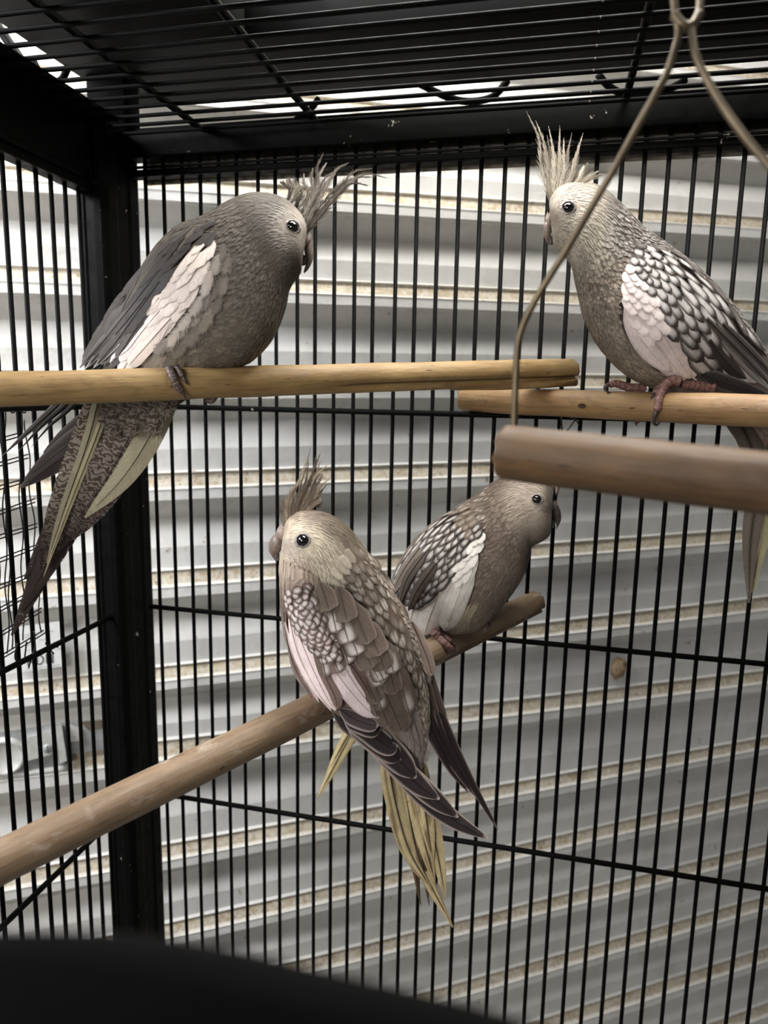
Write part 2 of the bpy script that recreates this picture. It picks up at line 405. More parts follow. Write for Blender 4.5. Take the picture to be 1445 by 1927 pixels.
# ------------------------------------------------------------------ cage stacked above: black tray, feet
ZU = ZT + .060
up = thing('stacked_cage_base', (0, .35, ZT + .006), 'black base tray of a second cage stacked on the roof of the wire cage', 'cage')
yr = onplane(740, 170, 2, ZU)[1]; xl = onplane(100, 110, 2, ZU)[0]; yf = onplane(560, 62, 2, ZU)[1]
def upbox(p, q, name, mat=M_TRAY, r=.003, ax=0):
    a = Acc(); rbox(a, p, q, r, ax); return a.build(name, mat, up)
upbox((xl, yf, ZU), (.62, yr, ZU + .035), 'tray')
upbox((xl, yf - .45, ZU), (-.25, yf, ZU + .03), 'tray_edge')
upbox((-.40, .622, ZU + .012), (.62, .626, ZU + .30), 'gap_dimming_panel', M_BACK, .001)  # panel added to keep the lit wall dim through the top gap
# lower ring of the upper cage, behind the gap
yl = onplane(740, 206, 2, ZT + .016)[1]; xe = onplane(100, 164, 2, ZT + .016)[0]
upbox((-.40, yl, ZT + .007), (.62, yl + .05, ZT + .016), 'base_rail')
upbox((xe - .03, -.1, ZT + .007), (xe, yl + .02, ZT + .016), 'base_rail', ax=1)
fx0 = onplane(176, 180, 1, .62)[0]; fx1 = onplane(250, 180, 1, .62)[0]
upbox((fx0, .608, ZT + .0065), (fx1, .632, ZU + .05), 'corner_leg', ax=2)
def curve(pts, Z, r, name, parent, mat, n=18, seg=8):
    P = cat([Wp(x, y_, z_) for (x, y_), z_ in zip(pts, Z if hasattr(Z, '__len__') else [Z] * len(pts))], n)
    a = Acc(); a.add(*tube_geo(P, r, seg)); return a.build(name, mat, parent)
zb = .655
curve([(790, 158), (835, 180), (868, 190), (900, 190), (930, 180), (955, 152)], zb, .0034, 'curved_strut', up, M_CAGE)
curve([(1125, 140), (1145, 162), (1175, 177), (1215, 176), (1262, 166), (1290, 150)], zb, .0034, 'curved_strut', up, M_CAGE)
curve([(600, 186), (585, 205), (570, 220), (555, 226)], zb, .003, 'curved_strut', up, M_CAGE)
curve([(62, 112), (76, 140), (96, 154), (116, 150), (128, 126)], .60, .003, 'curved_strut', up, M_CAGE)
curve([(-5, 48), (25, 92), (60, 142), (72, 160)], .60, .0042, 'curved_strut', up, M_CAGE)
# rear edge sag of the tray and the faint second grille that shows through the gap at the top
gz = ZU + .10
a = Acc(); a.add(*tube_geo([(0, 0, 0), (0, .35, 0)], .0016, 6)); UW = mesh_of(a, 'upper_wire', M_CAGE)
for k in range(34):
    o = bpy.data.objects.new('upper_wire', UW); SC.collection.objects.link(o); o.parent = up
    o.location = Vector((-.30 + k * .0235, yf - .34, ZU + .04)) - up.location
upbox((-.35, yf - .35, ZU + .036), (.62, yf - .345, ZU + .046), 'base_rail')
a = Acc(); a.add(*box_geo((-1.2, -1.2, 2.42), (2.4, .25, 2.44))); o = a.build('ceiling', M_ROOF, smooth=False); o['kind'] = 'structure'; o['label'] = 'dusty brown board roof far above the cage'

# ------------------------------------------------------------------ perches
PERCH = {}
def perch(name, p0, Z0, p1, Z1, rad, mat, label, ext0=0, ext1=0, ends=(1, 1), seed=1, groove=None, notch=None):
    P0 = Wp(*p0, Z0); P1 = Wp(*p1, Z1); d = P1 - P0; Ln = np.linalg.norm(d); d /= Ln
    P0 = P0 - d * ext0; Ln += ext0 + ext1
    rs = np.random.RandomState(seed)
    u = nz(np.cross(d, [0, 0, 1])); q = np.cross(u, d)         # q points up, u horizontal
    n = 28; K = 46; V = []; C = []
    for i in range(K):
        t = i / (K - 1); s = t * Ln
        for j in range(n):
            an = 2 * math.pi * j / n
            r = rad * (1 + .035 * noise.noise(Vector((s * 26, math.cos(an), math.sin(an) + seed * 5))) + .02 * noise.noise(Vector((s * 90, math.cos(an) * 2, math.sin(an) * 2 + seed))))
            if i in (0, K - 1): r *= .955
            if groove:
                g0, g1, ga, gw, gd = groove
                if g0 < t <= g1:
                    da = abs((an - ga + math.pi) % (2 * math.pi) - math.pi)
                    r -= gd * rad * max(0, 1 - da / gw) * sst(g0, g0 + .12, t)
            e = 0.0
            if i == K - 1: e = .0022 * noise.noise(Vector((math.cos(an) * 3, math.sin(an) * 3, seed)))
            if i == 0: e = .0022 * noise.noise(Vector((math.cos(an) * 3, math.sin(an) * 3, seed + 9)))
            ss = s
            if i == 1: ss = .0012
            if i == K - 2: ss = Ln - .0012
            V.append(P0 + d * (ss + e) + r * (math.cos(an) * u + math.sin(an) * q))
    Fc = [(i * n + j, (i + 1) * n + j, (i + 1) * n + (j + 1) % n, i * n + (j + 1) % n) for i in range(K - 1) for j in range(n)]
    V.append(P0 + d * .0008); V.append(P0 + d * (Ln - .0008))
    Fc += [(len(V) - 2, j, (j + 1) % n) for j in range(n)] + [(len(V) - 1, (K - 1) * n + (j + 1) % n, (K - 1) * n + j) for j in range(n)]
    mid = P0 + d * Ln / 2
    # object frame with local x along the grain
    R = Matrix((d, -u, q)).transposed()
    Vl = [tuple(R.transposed() @ Vector(np.asarray(v) - mid)) for v in V]
    me = bpy.data.meshes.new(name); me.from_pydata(Vl, [], Fc); me.polygons.foreach_set('use_smooth', [i < (K - 1) * n for i in range(len(me.polygons))]); me.materials.append(mat); me.update()
    o = bpy.data.objects.new(name, me); SC.collection.objects.link(o)
    o.matrix_world = Matrix.Translation(mid) @ R.to_4x4()
    tag(o, label, 'perch')
    PERCH[name + str(seed)] = (P0, d, Ln, rad, BVHTree.FromPolygons([tuple(v) for v in V], Fc))
    return o, PERCH[name + str(seed)]
o1, P1 = perch('wooden_perch', (0, 733), .400, (1076, 699), .548, .0098, M_WOOD1,
               'long yellowish wooden perch across the upper left, its right end split', ext0=.10, seed=1, groove=(.55, 1.0, math.radians(-38), .34, .55))
o2, P2 = perch('wooden_perch', (874, 752), .600, (1445, 774), .430, .0100, M_WOOD2,
               'orange-brown wooden perch on the upper right with a knot, behind the swing', ext1=.18, seed=2, groove=None)
o3, P3 = perch('wooden_perch', (0, 1622), .325, (1008, 1133), .612, .0102, M_WOOD3,
               'worn greyish wooden perch slanting up from the lower left to the back bars', ext0=.10, seed=3, groove=(.70, 1.01, math.radians(-34), .22, .5))
# sliver under the split of the upper left perch
def lump(name, mat, parent, P, r, n=10):
    a = Acc(); a.add(*tube_geo(P, r, n)); return a.build(name, mat, parent, origin=None)
def childmesh(acc, name, mat, par, smooth=True, kind=None):
    o = acc.build(name, mat, None, smooth=smooth, origin=tuple(par.matrix_world.translation), kind=kind)
    bpy.context.view_layer.update()
    mw = Matrix.Translation(par.matrix_world.translation)
    o.parent = par; o.matrix_parent_inverse = par.matrix_world.inverted(); o.matrix_world = mw
    return o
bpy.context.view_layer.update()
a = Acc(); a.add(*tube_geo([Wp(x, y_, z) for x, y_, z in ((850, 732, .514), (940, 728, .524), (1030, 722, .534), (1084, 719, .5395))], [.001, .0024, .0031, .0030], 8))
childmesh(a, 'splinter', M_WOOD1, o1)['label'] = 'loose split sliver along the lower edge'
# knot on the right perch
kx, ky = 1095, 764; kp = P2[4].ray_cast(Vector(C0), Vector(ray(kx, ky)))[0]
if kp:
    a = Acc(); rr = ray(kx, ky); c = np.array(kp); uu = nz(P2[1]); vv = nz(np.cross(rr, uu))
    V = [c + nz(-rr) * .0003]; 
    for k in range(12): V.append(c + uu * .0034 * math.cos(k * math.pi / 6) + vv * .0018 * math.sin(k * math.pi / 6) - nz(rr) * (.0004 if k % 2 else .0009))
    a.add(V, [(0, 1 + k, 1 + (k + 1) % 12) for k in range(12)]); childmesh(a, 'knot', M_DIRTWOOD, o2)

# swing
o4, P4 = perch('swing', (946, 850), .262, (1445, 910), .222, .0100, M_WOOD4,
               'out-of-focus swing with a thick round wooden bar on bent wire, close on the right', ext1=.07, seed=4)
o4['category'] = 'swing'
def wirechild(pts, r, par, name, mat):
    P = cat([Wp(x, y_, z) for x, y_, z in pts], 60); a = Acc(); a.add(*tube_geo(P, r, 10)); return childmesh(a, name, mat, par)
wirechild([(964, 850, .262), (967, 800, .262), (971, 700, .260), (978, 630, .258), (1010, 560, .254), (1060, 480, .249), (1110, 395, .245), (1160, 310, .240), (1205, 228, .236), (1235, 175, .233), (1254, 140, .232), (1268, 100, .231), (1277, 62, .231), (1270, 20, .232), (1266, -40, .235)], .00125, o4, 'hanging_wire', M_WIRE)
wirechild([(1318, -40, .235), (1316, 20, .232), (1303, 50, .231), (1308, 100, .228), (1325, 140, .226), (1360, 200, .222), (1405, 262, .217), (1445, 310, .213), (1530, 420, .205), (1580, 560, .203), (1588, 760, .205), (1590, 905, .2115)], .00125, o4, 'hanging_wire', M_WIRE)
wirechild([(1268, 28, .2315), (1280, 44, .231), (1292, 50, .231), (1306, 44, .231), (1317, 26, .2315)], .0016, o4, 'wire_loop', M_WIRE)
hk = [np.array((Wp(1266, -40, .235)[0], Wp(1266, -40, .235)[1], ZT + .004)), ]
for px in (1266, 1318):
    b0 = Wp(px, -40, .235); a = Acc(); a.add(*tube_geo(cat([b0, b0 + [0, .003, .02], (b0[0], b0[1] + .004, ZT + .003)], 10), .00125, 8)); childmesh(a, 'hook', M_WIRE, o4)

# ------------------------------------------------------------------ feathers
def feather(acc, P, Nn, L_mm, wid, colf, m=5, camber=.25, bare=0.0, fray=1.0, shape='round'):
    """P: spine points, Nn: normals, wid: half width (m) max; colf(u,v)->rgb"""
    n = len(P); T = np.gradient(P, axis=0); V = []; C = []; U = []
    us = np.linspace(-1, 1, m); Ltot = np.sum(np.linalg.norm(np.diff(P, axis=0), axis=1)) * 1000
    for i in range(n):
        v = i / (n - 1); t = nz(T[i]); nn = nz(Nn[i] - np.dot(Nn[i], t) * t); s = np.cross(t, nn)
        if shape == 'round': pw = (sst(-.12, .30, v) * .92 + .08) * math.sqrt(max(0, 1 - max(0, (v - .62) / .38) ** 2.2)) if v < 1 else .10
        elif shape == 'long': pw = (sst(-.1, .18, v) * .85 + .15) * (1 - max(0, (v - .45) / .55) ** 2.0 * .92)
        elif shape == 'point': pw = (sst(-.08, .25, v)) * (1 - max(0, (v - .25) / .75) ** 1.3 * .96)
        else: pw = sst(-.1, .3, v) * (1 - max(0, (v - .5) / .5) ** 1.6 * .9)
        for u in us:
            V.append(P[i] + s * u * wid * pw - nn * (abs(u) ** 2) * camber * wid * pw)
            c = colf(u, v); e = fray * max(sst(.45, 1.0, abs(u)), sst(.72, 1.0, v) * .9) * (1 if abs(u) > .3 or v > .6 else 0)
            C.append((c[0], c[1], c[2], e)); U.append((u * wid * 1000 * pw, v * Ltot))
    Fc = [(i * m + j, i * m + j + 1, (i + 1) * m + j + 1, (i + 1) * m + j) for i in range(n - 1) for j in range(m - 1)]
    acc.add(V, Fc, C, U)

def pearl(cc, ce, size=.62, v0=.15, v1=.86):
    def f(u, v):
        k = (1 - sst(size - .22, size + .18, abs(u))) * sst(v0 - .12, v0 + .12, v) * (1 - sst(v1 - .14, v1 + .06, v))
        return mix(ce, cc, k)
    return f
def plain(c, edge=None, ew=.8):
    def f(u, v):
        if edge is None: return c
        return mix(c, edge, max(sst(ew, 1, abs(u)), sst(.9, 1.0, v)))
    return f
def jit(c, s=.08):
    k = 1 + rng.uniform(-s, s); return (c[0] * k, c[1] * k, c[2] * k)

class Bird:
    def __init__(s, name, label, Z0, stations, depth, zoff, loc_px):
        s.Z0 = Z0; s.root = thing('cockatiel', tuple(Wp(*loc_px, Z0)), label, 'bird'); s.name = name
        st = np.array([(a, b, c, d) for a, b, c, d in stations], float)
        K = 72; n = 44; s.K, s.n = K, n
        S = cat(st, K); dep = cat(np.array(depth, float)[:, None] if np.ndim(depth) == 1 else depth, K)[:, 0] if len(depth) == len(st) else np.full(K, depth[0])
        zo = np.interp(np.linspace(0, 1, K), np.linspace(0, 1, len(zoff)), zoff)
        R = np.zeros((K, n, 3)); s.cen = np.zeros((K, 3))
        for i in range(K):
            t = S[i, :2]; b = S[i, 2:]; c = (t + b) / 2; h = (t - b) / 2
            a_px = np.linalg.norm(h); hz = dep[i] * a_px * Z0 / F
            s.cen[i] = Wp(c[0], c[1], Z0 + zo[i])
            for j in range(n):
                an = 2 * math.pi * j / n; ca, sa = math.cos(an), math.sin(an)
                e = .92
                ca2 = math.copysign(abs(ca) ** e, ca); sa2 = math.copysign(abs(sa) ** e, sa)
                p = c + h * ca2; R[i, j] = Wp(p[0], p[1], Z0 + zo[i] - hz * sa2)
        s.R = R
        V = [tuple(p) for p in R.reshape(-1, 3)]
        V += [tuple(R[0].mean(0)), tuple(R[-1].mean(0))]
        Fc = [(i * n + j, i * n + (j + 1) % n, (i + 1) * n + (j + 1) % n, (i + 1) * n + j) for i in range(K - 1) for j in range(n)]
        Fc += [(K * n, (j + 1) % n, j) for j in range(n)] + [(K * n + 1, (K - 1) * n + j, (K - 1) * n + (j + 1) % n) for j in range(n)]
        s.V, s.F = V, Fc; s.bvh = BVHTree.FromPolygons(V, Fc)
    def hit(s, x, y, lift=0.0):
        r = ray(x, y); h = s.bvh.ray_cast(Vector(C0), Vector(r).normalized())
        if h[0] is not None:
            nrm = np.array(h[1]); nrm = nrm if nrm.dot(r) < 0 else -nrm
            P = np.array(h[0]); return P - nz(r) * lift, nrm
        q = Wp(x, y, s.Z0); h = s.bvh.find_nearest(Vector(q)); Zn = proj(h[0])[2]
        nrm = nz(nz(-r) * .8 + nz(q - np.array(h[0])) * .6)
        return Wp(x, y, Zn) - nz(r) * lift, nrm
    def body(s, colf):
        a = Acc(); C = []
        for v in s.V:
            x, y, _ = proj(v); c = colf(x, y)[1]; C.append((c[0], c[1], c[2], 0))
        a.add(s.V, s.F, C); s.bodyo = a.build('body', M_BODY, s.root)
    def plumage(s, colf, sizef, skip, name='plumage', kind='stuff', lift0=.0002, pearlf=None, fl=.55):
        """small overlapping contour feathers over the whole body"""
        a = Acc(); K, n = s.K, s.n
        arc = np.concatenate([[0], np.cumsum(np.linalg.norm(np.diff(s.cen, axis=0), axis=1))])
        tot = arc[-1]; pos = 0.0; row = 0
        def S(v, th):
            i = min(max(np.interp(v, arc, np.arange(K)), 0), K - 1.001); i0 = int(i); f = i - i0
            jj = (th / (2 * math.pi) * n) % n; j0 = int(jj) % n; g = jj - int(jj); j1 = (j0 + 1) % n
            return (s.R[i0, j0] * (1 - g) + s.R[i0, j1] * g) * (1 - f) + (s.R[i0 + 1, j0] * (1 - g) + s.R[i0 + 1, j1] * g) * f
        while pos < tot * .985:
            Lf, Wf, fr, sp = sizef(pos / tot)
            i = int(np.interp(pos, arc, np.arange(K))); ring = s.R[min(i, K - 1)]
            circ = np.sum(np.linalg.norm(np.roll(ring, -1, 0) - ring, axis=1))
            cnt = max(4, int(circ / (Wf * sp)))
            for k in range(cnt):
                th = 2 * math.pi * (k + .5 * (row % 2) + rng.uniform(-.2, .2)) / cnt
                v0 = pos + rng.uniform(-.15, .15) * Lf; p = S(v0, th)
                x, y, z = proj(p)
                if skip(x, y, z): continue
                c = proj(s.cen[min(i, K - 1)])[2]
                if z > c + .010: continue                      # far side: the smooth body carries it
                pts = []; nr = []; tw = rng.uniform(-.10, .10)
                for q in range(4):
                    vv = v0 + Lf * q / 3; th2 = th + tw * q / 3 * Lf / .01
                    pp = S(min(vv, tot * .999), th2) if vv < tot else S(tot * .999, th2) + nz(S(tot * .999, th2) - S(tot * .95, th2)) * (vv - tot)
                    j = int(th2 / (2 * math.pi) * n) % n; ii = min(int(np.interp(vv, arc, np.arange(K))), K - 2)
                    e1 = s.R[ii, (j + 1) % n] - s.R[ii, j]; e2 = s.R[ii + 1, j] - s.R[ii, j]
                    nn = nz(np.cross(e1, e2)); 
                    if nn.dot(pp - s.cen[ii]) < 0: nn = -nn
                    pts.append(pp + nn * (lift0 - .0005 + (.0013 * fl + .0003 * rng.rand()) * q / 3)); nr.append(nn)
                cc, ce = colf(x, y); kk = 1 + rng.uniform(-.10, .10)
                cc = tuple(t * kk for t in cc); ce = tuple(t * kk for t in ce)
                pf = pearlf(x, y) if pearlf else None
                if pf is None: g = lambda u, v, cc=cc, ce=ce: mix(ce, cc, .55 + .45 * (1 - abs(u)) * sst(.1, .6, v))
                else: g = pearl(pf, ce, rng.uniform(.32, .62), rng.uniform(.2, .45), rng.uniform(.75, .9))
                feather(a, np.array(pts), np.array(nr), Lf, Wf * .5 * rng.uniform(.8, 1.2), g, 3 if pf is None else 5, .08, fray=fr, shape='round' if Wf > .0025 else 'mid')
            pos += Lf * .36; row += 1
        s.plum = a.build(name, M_FEA, s.root, kind=kind); return s.plum
    def spine(s, pts, n, lift0, lift1, hug=True, Zs=None):
        P = cat(pts, n); out = []; nr = []
        for i, (x, y) in enumerate(P):
            t = i / (n - 1); l = lift0 * (1 - t) + lift1 * t
            if hug: p, nn = s.hit(x, y, l)
            else:
                Z = Zs[0] * (1 - t) + Zs[1] * t; p = Wp(x, y, Z); nn = nz(-ray(x, y))
            out.append(p); nr.append(nn)
        out = np.array(out)
        if hug and n > 3:   # smooth depth so that the vane stays stiff
            for _ in range(3): out[1:-1] = .5 * out[1:-1] + .25 * (out[:-2] + out[2:])
            nr = np.array(nr)
            for _ in range(3): nr[1:-1] = .4 * nr[1:-1] + .3 * (nr[:-2] + nr[2:])
        return out, np.array(nr)
    def patch(s, D, Vv, rows, colf, name='wing_coverts', lift=(.002, .0035), parent=None, jt=.1, m=5, n=6):
        """rows: (s, L_px, W_px, t0, t1)"""
        Dc = cat(D, 60); Vc = cat(Vv, 60); a = Acc()
        def Pt(ss, t):
            i = min(max(ss, 0), 1) * 59; i0 = min(int(i), 58); f = i - i0
            d = Dc[i0] * (1 - f) + Dc[i0 + 1] * f; v = Vc[i0] * (1 - f) + Vc[i0 + 1] * f
            q = d * (1 - t) + v * t
            if ss > 1:
                q0 = Pt(1, t); q1 = Pt(.93, t); q = q0 + (q0 - q1) / .07 * (ss - 1)
            return q
        Lw = np.linalg.norm(np.diff(cat((np.array(Dc) + np.array(Vc)) / 2, 30), axis=0), axis=1).sum()
        for ri, (s0, Lp, Wq, t0, t1) in enumerate(rows):
            width = np.linalg.norm(Pt(s0, t1) - Pt(s0, t0)); cnt = max(1, int(width / (Wq * .78)))
            for k in range(cnt):
                t = t0 + (t1 - t0) * (k + .5 + .4 * ((ri % 2) - .5) + rng.uniform(-jt, jt)) / cnt
                ds = Lp / Lw; so = s0 + rng.uniform(-.25, .25) * ds * jt * 4
                px = [Pt(so + ds * q / (n - 1), t) for q in range(n)]; dd = px[-1] - px[0]; pv = np.array([-dd[1], dd[0]]) * rng.uniform(-.10, .10); px = [p_ + pv * (q_ / (n - 1)) ** 1.5 for q_, p_ in enumerate(px)]
                l0 = lift[0] + (lift[1] - lift[0]) * math.sin(math.pi * min(max(t, 0), 1)) - .0008
                P, nr = s.spine(px, n, l0, l0 + .0010)
                cx, cy = px[n // 2]; g = colf(so + ds * .5, t, cx, cy)
                if g is None: continue
                feather(a, P, nr, Lp, Wq * .5 * s.Z0 / F * rng.uniform(.82, 1.15), g[0], m, .07, fray=g[1])
        return a.build(name, M_FEA, parent or s.root, kind='stuff' if len(a.f) > 400 else None)
    def quill(s, pts, Wpx, col, Zs=None, lift=(.003, .004), edge=None, name='flight_feather', parent=None, shape='long', mat=None, n=14, m=7, fray=.25, camber=.15, shaft=None, colf=None, flip=0):
        P, nr = s.spine(pts, n, lift[0], lift[1], Zs is None, Zs)
        def g(u, v):
            if colf: return colf(u, v)
            c = col
            if edge is not None: c = mix(c, edge, max(sst(.78, .98, abs(u)) if flip == 0 else sst(.78, .98, u * flip), sst(.955, 1, v)) * .9)
            if shaft is not None: c = mix(c, shaft, 1 - sst(.02, .16, abs(u)))
            return c
        a = Acc(); feather(a, P, nr, 0, Wpx * .5 * (Zs[0] if Zs else s.Z0) / F, g, m, camber, fray=fray, shape=shape)
        # a raised shaft
        sh = mix(col, (0, 0, 0), .35 if col[0] < .3 else .10) if shaft is None else shaft
        k = int(n * .93); V, Fc = tube_geo(P[:k] + nr[:k] * .0002, np.linspace(.00035, .00012, k), 4, False)
        a.add(V, Fc, [(sh[0], sh[1], sh[2], 0)] * len(V), [(0, 0)] * len(V))
        return a.build(name, mat or M_FEA, parent or s.root)
    def crest(s, keys, M_, cols, Zoff=-.002, barbs=56, bl=.0105, spread=.006):
        for i in range(M_):
            f = i / (M_ - 1) * (len(keys) - 1) + rng.uniform(-.25, .25); f = min(max(f, 0), len(keys) - 1.001); k = int(f); t = f - k
            kp = [np.array(a_) * (1 - t) + np.array(b_) * t for a_, b_ in zip(keys[k], keys[k + 1])]
            sc = rng.uniform(.62, 1.04); kp = [kp[0]] + [kp[0] + (q - kp[0]) * sc + rng.uniform(-2.5, 2.5, 2) for q in kp[1:]]
            zo = rng.uniform(-.0095, .0015); zt_ = zo * .6 + rng.uniform(-.004, .004); kp[0] = kp[0] + (kp[0] - kp[1]) * .16
            P2 = cat(kp, 22); P = np.array([Wp(q[0], q[1], s.Z0 + Zoff + zo + (zt_ - zo) * j / 21) for j, q in enumerate(P2)])
            T = np.gradient(P, axis=0); a = Acc(); col = jit(cols[i % len(cols)], .12)
            V, Fc = tube_geo(P, np.linspace(.00030, .00008, 22), 4); a.add(V, Fc, [(*mix(col, (0, 0, 0), .35), 0)] * len(V), [(0, q * .1) for q in range(len(V))])
            vr = nz(-ray(*kp[0]))
            for b_ in range(barbs):
                v = .02 + .93 * b_ / barbs; j = int(v * 21); p = P[j] + (P[j + 1] - P[j]) * (v * 21 - j); tt = nz(T[j]); sd = nz(np.cross(tt, vr))
                for sg in (-1, 1):
                    ln = bl * ((1 - v) ** 1.25 * .95 + .10) * rng.uniform(.6, 1.15) * (.45 + .55 * sst(0, .2, v)); wv = rng.uniform(-.25, .25)
                    dirn = nz(tt * 1.0 + sd * sg * rng.uniform(.12, .45) + vr * wv * .5)
                    q1 = p + dirn * ln * .5; q2 = p + dirn * ln + tt * ln * .12; hw = .00017
                    c = jit(col, .12)
                    nrm_ = nz(np.cross(dirn, vr)) * hw
                    a.add([p - nrm_, p + nrm_, q1 + nrm_ * .8, q1 - nrm_ * .8, q2], [(0, 1, 2, 3), (3, 2, 4)], [(*c, 0)] * 5, [(b_ * .3, 0)] * 5)
            a.build('crest_feather', M_FEA, s.root)
    def eye(s, x, y, r, ring=1.5, ringmat=None):
        P, nn = s.hit(x, y); rr = r * s.Z0 / F; vr = nz(-ray(x, y)); nn = nz(nn * .55 + vr * .45); c = P - nn * rr * .30
        u = nz(np.cross(nn, [0, 0, 1])); q = np.cross(nn, u)
        a = Acc(); V = []; Fc = []; nr_, ns = 10, 20
        for i in range(nr_ + 1):
            ph = i / nr_ * math.pi * .62
            for j in range(ns):
                th = 2 * math.pi * j / ns; V.append(c + rr * 1.0 * (math.sin(ph) * (math.cos(th) * u + math.sin(th) * q) + math.cos(ph) * nn))
        Fc = [(i * ns + j, (i + 1) * ns + j, (i + 1) * ns + (j + 1) % ns, i * ns + (j + 1) % ns) for i in range(nr_) for j in range(ns)]
        a.add(V, Fc); a.build('eye', M_EYE, s.root)
        a = Acc(); V = []
        ring = 1 + (ring - 1) * .7
        prf = [(.97, .10), (1.0, .30), (1.06, .36), (1.14, .30), (ring, .10), (ring + .10, -.2)]
        for (ra, hh) in prf:
            for j in range(ns * 2):
                th = math.pi * j / ns; w_ = 1 + .04 * math.sin(th * 9 + ra * 5)
                V.append(c + rr * (ra * w_ * (math.cos(th) * u + math.sin(th) * q * .95) + (hh + .18) * nn))
        m_ = ns * 2; a.add(V, [(i * m_ + j, (i + 1) * m_ + j, (i + 1) * m_ + (j + 1) % m_, i * m_ + (j + 1) % m_) for i in range(len(prf) - 1) for j in range(m_)])
        a.build('eye_ring', ringmat or M_RING, s.root)
    def loft(s, st, ratio, mat, name, zoff=0.0, n=18, K=20, parent=None, label=None):
        S = cat(np.array(st, float), K); V = []; a = Acc()
        for i in range(K):
            t_, b_ = S[i, :2], S[i, 2:]; c = (t_ + b_) / 2; h = (t_ - b_) / 2; hz = ratio * np.linalg.norm(h) * s.Z0 / F
            for j in range(n):
                an = 2 * math.pi * j / n; p = c + h * math.cos(an); V.append(Wp(p[0], p[1], s.Z0 + zoff - hz * math.sin(an)))
        a.add(V, [(i * n + j, i * n + (j + 1) % n, (i + 1) * n + (j + 1) % n, (i + 1) * n + j) for i in range(K - 1) for j in range(n)] + [tuple(range(n)), tuple((K - 1) * n + j for j in range(n - 1, -1, -1))])
        o = a.build(name, mat, parent or s.root)
        if label: o['label'] = label
        return o
    def toe(s, pts, r_px, perchb, mat, parent, claw=True, Zd=None, clawpts=None):
        P = []
        C2 = cat(pts, 16)
        for x, y in C2:
            h = perchb[4].ray_cast(Vector(C0), Vector(ray(x, y)).normalized()); r = r_px * s.Z0 / F
            P.append((x, y, proj(h[0])[2] if h[0] is not None else None))
        zs = [p[2] for p in P]; good = [z for z in zs if z is not None]; base = Zd if Zd is not None else (good[-1] if good else s.Z0)
        if Zd is None and not good: base = s.Z0
        last = None; Z = []
        for z in zs: Z.append(z if (z is not None and Zd is None) else None)
        for i in range(len(Z)):
            if Z[i] is None:
                nb = [Z[k] for k in range(len(Z)) if Z[k] is not None]
                Z[i] = Zd if Zd is not None else (min(nb) + .003 if nb else base)
        Z = np.convolve([Z[0]] * 2 + Z + [Z[-1]] * 2, np.ones(5) / 5, 'valid') if Zd is None else Z
        W_ = np.array([Wp(C2[i][0], C2[i][1], Z[i] - r * .55) for i in range(len(C2))])
        W2 = cat(W_, 48); t = np.linspace(0, 1, 48)
        rad = r * (1.08 - .28 * t) * (1 + .09 * np.abs(np.sin(t * math.pi * 7))) ; rad[-1] *= .5; rad[-2] *= .85; rad[0] *= .6
        a = Acc(); V, Fc = tube_geo(W2, rad, 10); col = []
        for i in range(48):
            c = .78 + .3 * abs(math.sin(t[i] * math.pi * 7)); col += [(c, c, c, 0)] * 10
        a.add(V, Fc, col); o = a.build('toe', mat, parent)
        if claw:
            e = W2[-1]; d = nz(W2[-1] - W2[-4]); down = np.array([0, 0, -1.0])
            if clawpts is None: cp = [e - d * r * .5, e + d * r * .9 + down * r * .2, e + d * r * 1.5 + down * r * 1.5 - nz(-ray(*pts[-1])) * r * .3]
            else:
                ze = proj(e)[2]; cp = [e - d * r * .4] + [Wp(x, y, ze + dz) for x, y, dz in clawpts]
            cp = cat(cp, 12); a = Acc(); a.add(*tube_geo(cp, r * np.linspace(.62, .08, 12), 8)); a.build('claw', M_CLAW, o)
        return o

# ------------------------------------------------------------------ birds
def inpoly(x, y, poly):
    c = False; n = len(poly); j = n - 1
    for i in range(n):
        xi, yi = poly[i]; xj, yj = poly[j]
        if (yi > y) != (yj > y) and x < (xj - xi) * (y - yi) / (yj - yi) + xi: c = not c
        j = i
    return c
def near(x, y, a, r): return (x - a[0]) ** 2 + (y - a[1]) ** 2 < r * r
def nse(x, y, s, k=0): return noise.noise(Vector((x * s, y * s, k)))
def dotpal(*stops):
    """piecewise colour along a value"""
    def f(v):
        for (a, ca), (b, cb) in zip(stops, stops[1:]):
            if v <= b: return mix(ca, cb, sst(a, b, v))
        return stops[-1][1]
    return f
G_DK = lin(84, 79, 75); G_MD = lin(124, 116, 108); G_LT = lin(158, 150, 140); WHT = lin(232, 222, 216); CREAM = lin(206, 190, 150)

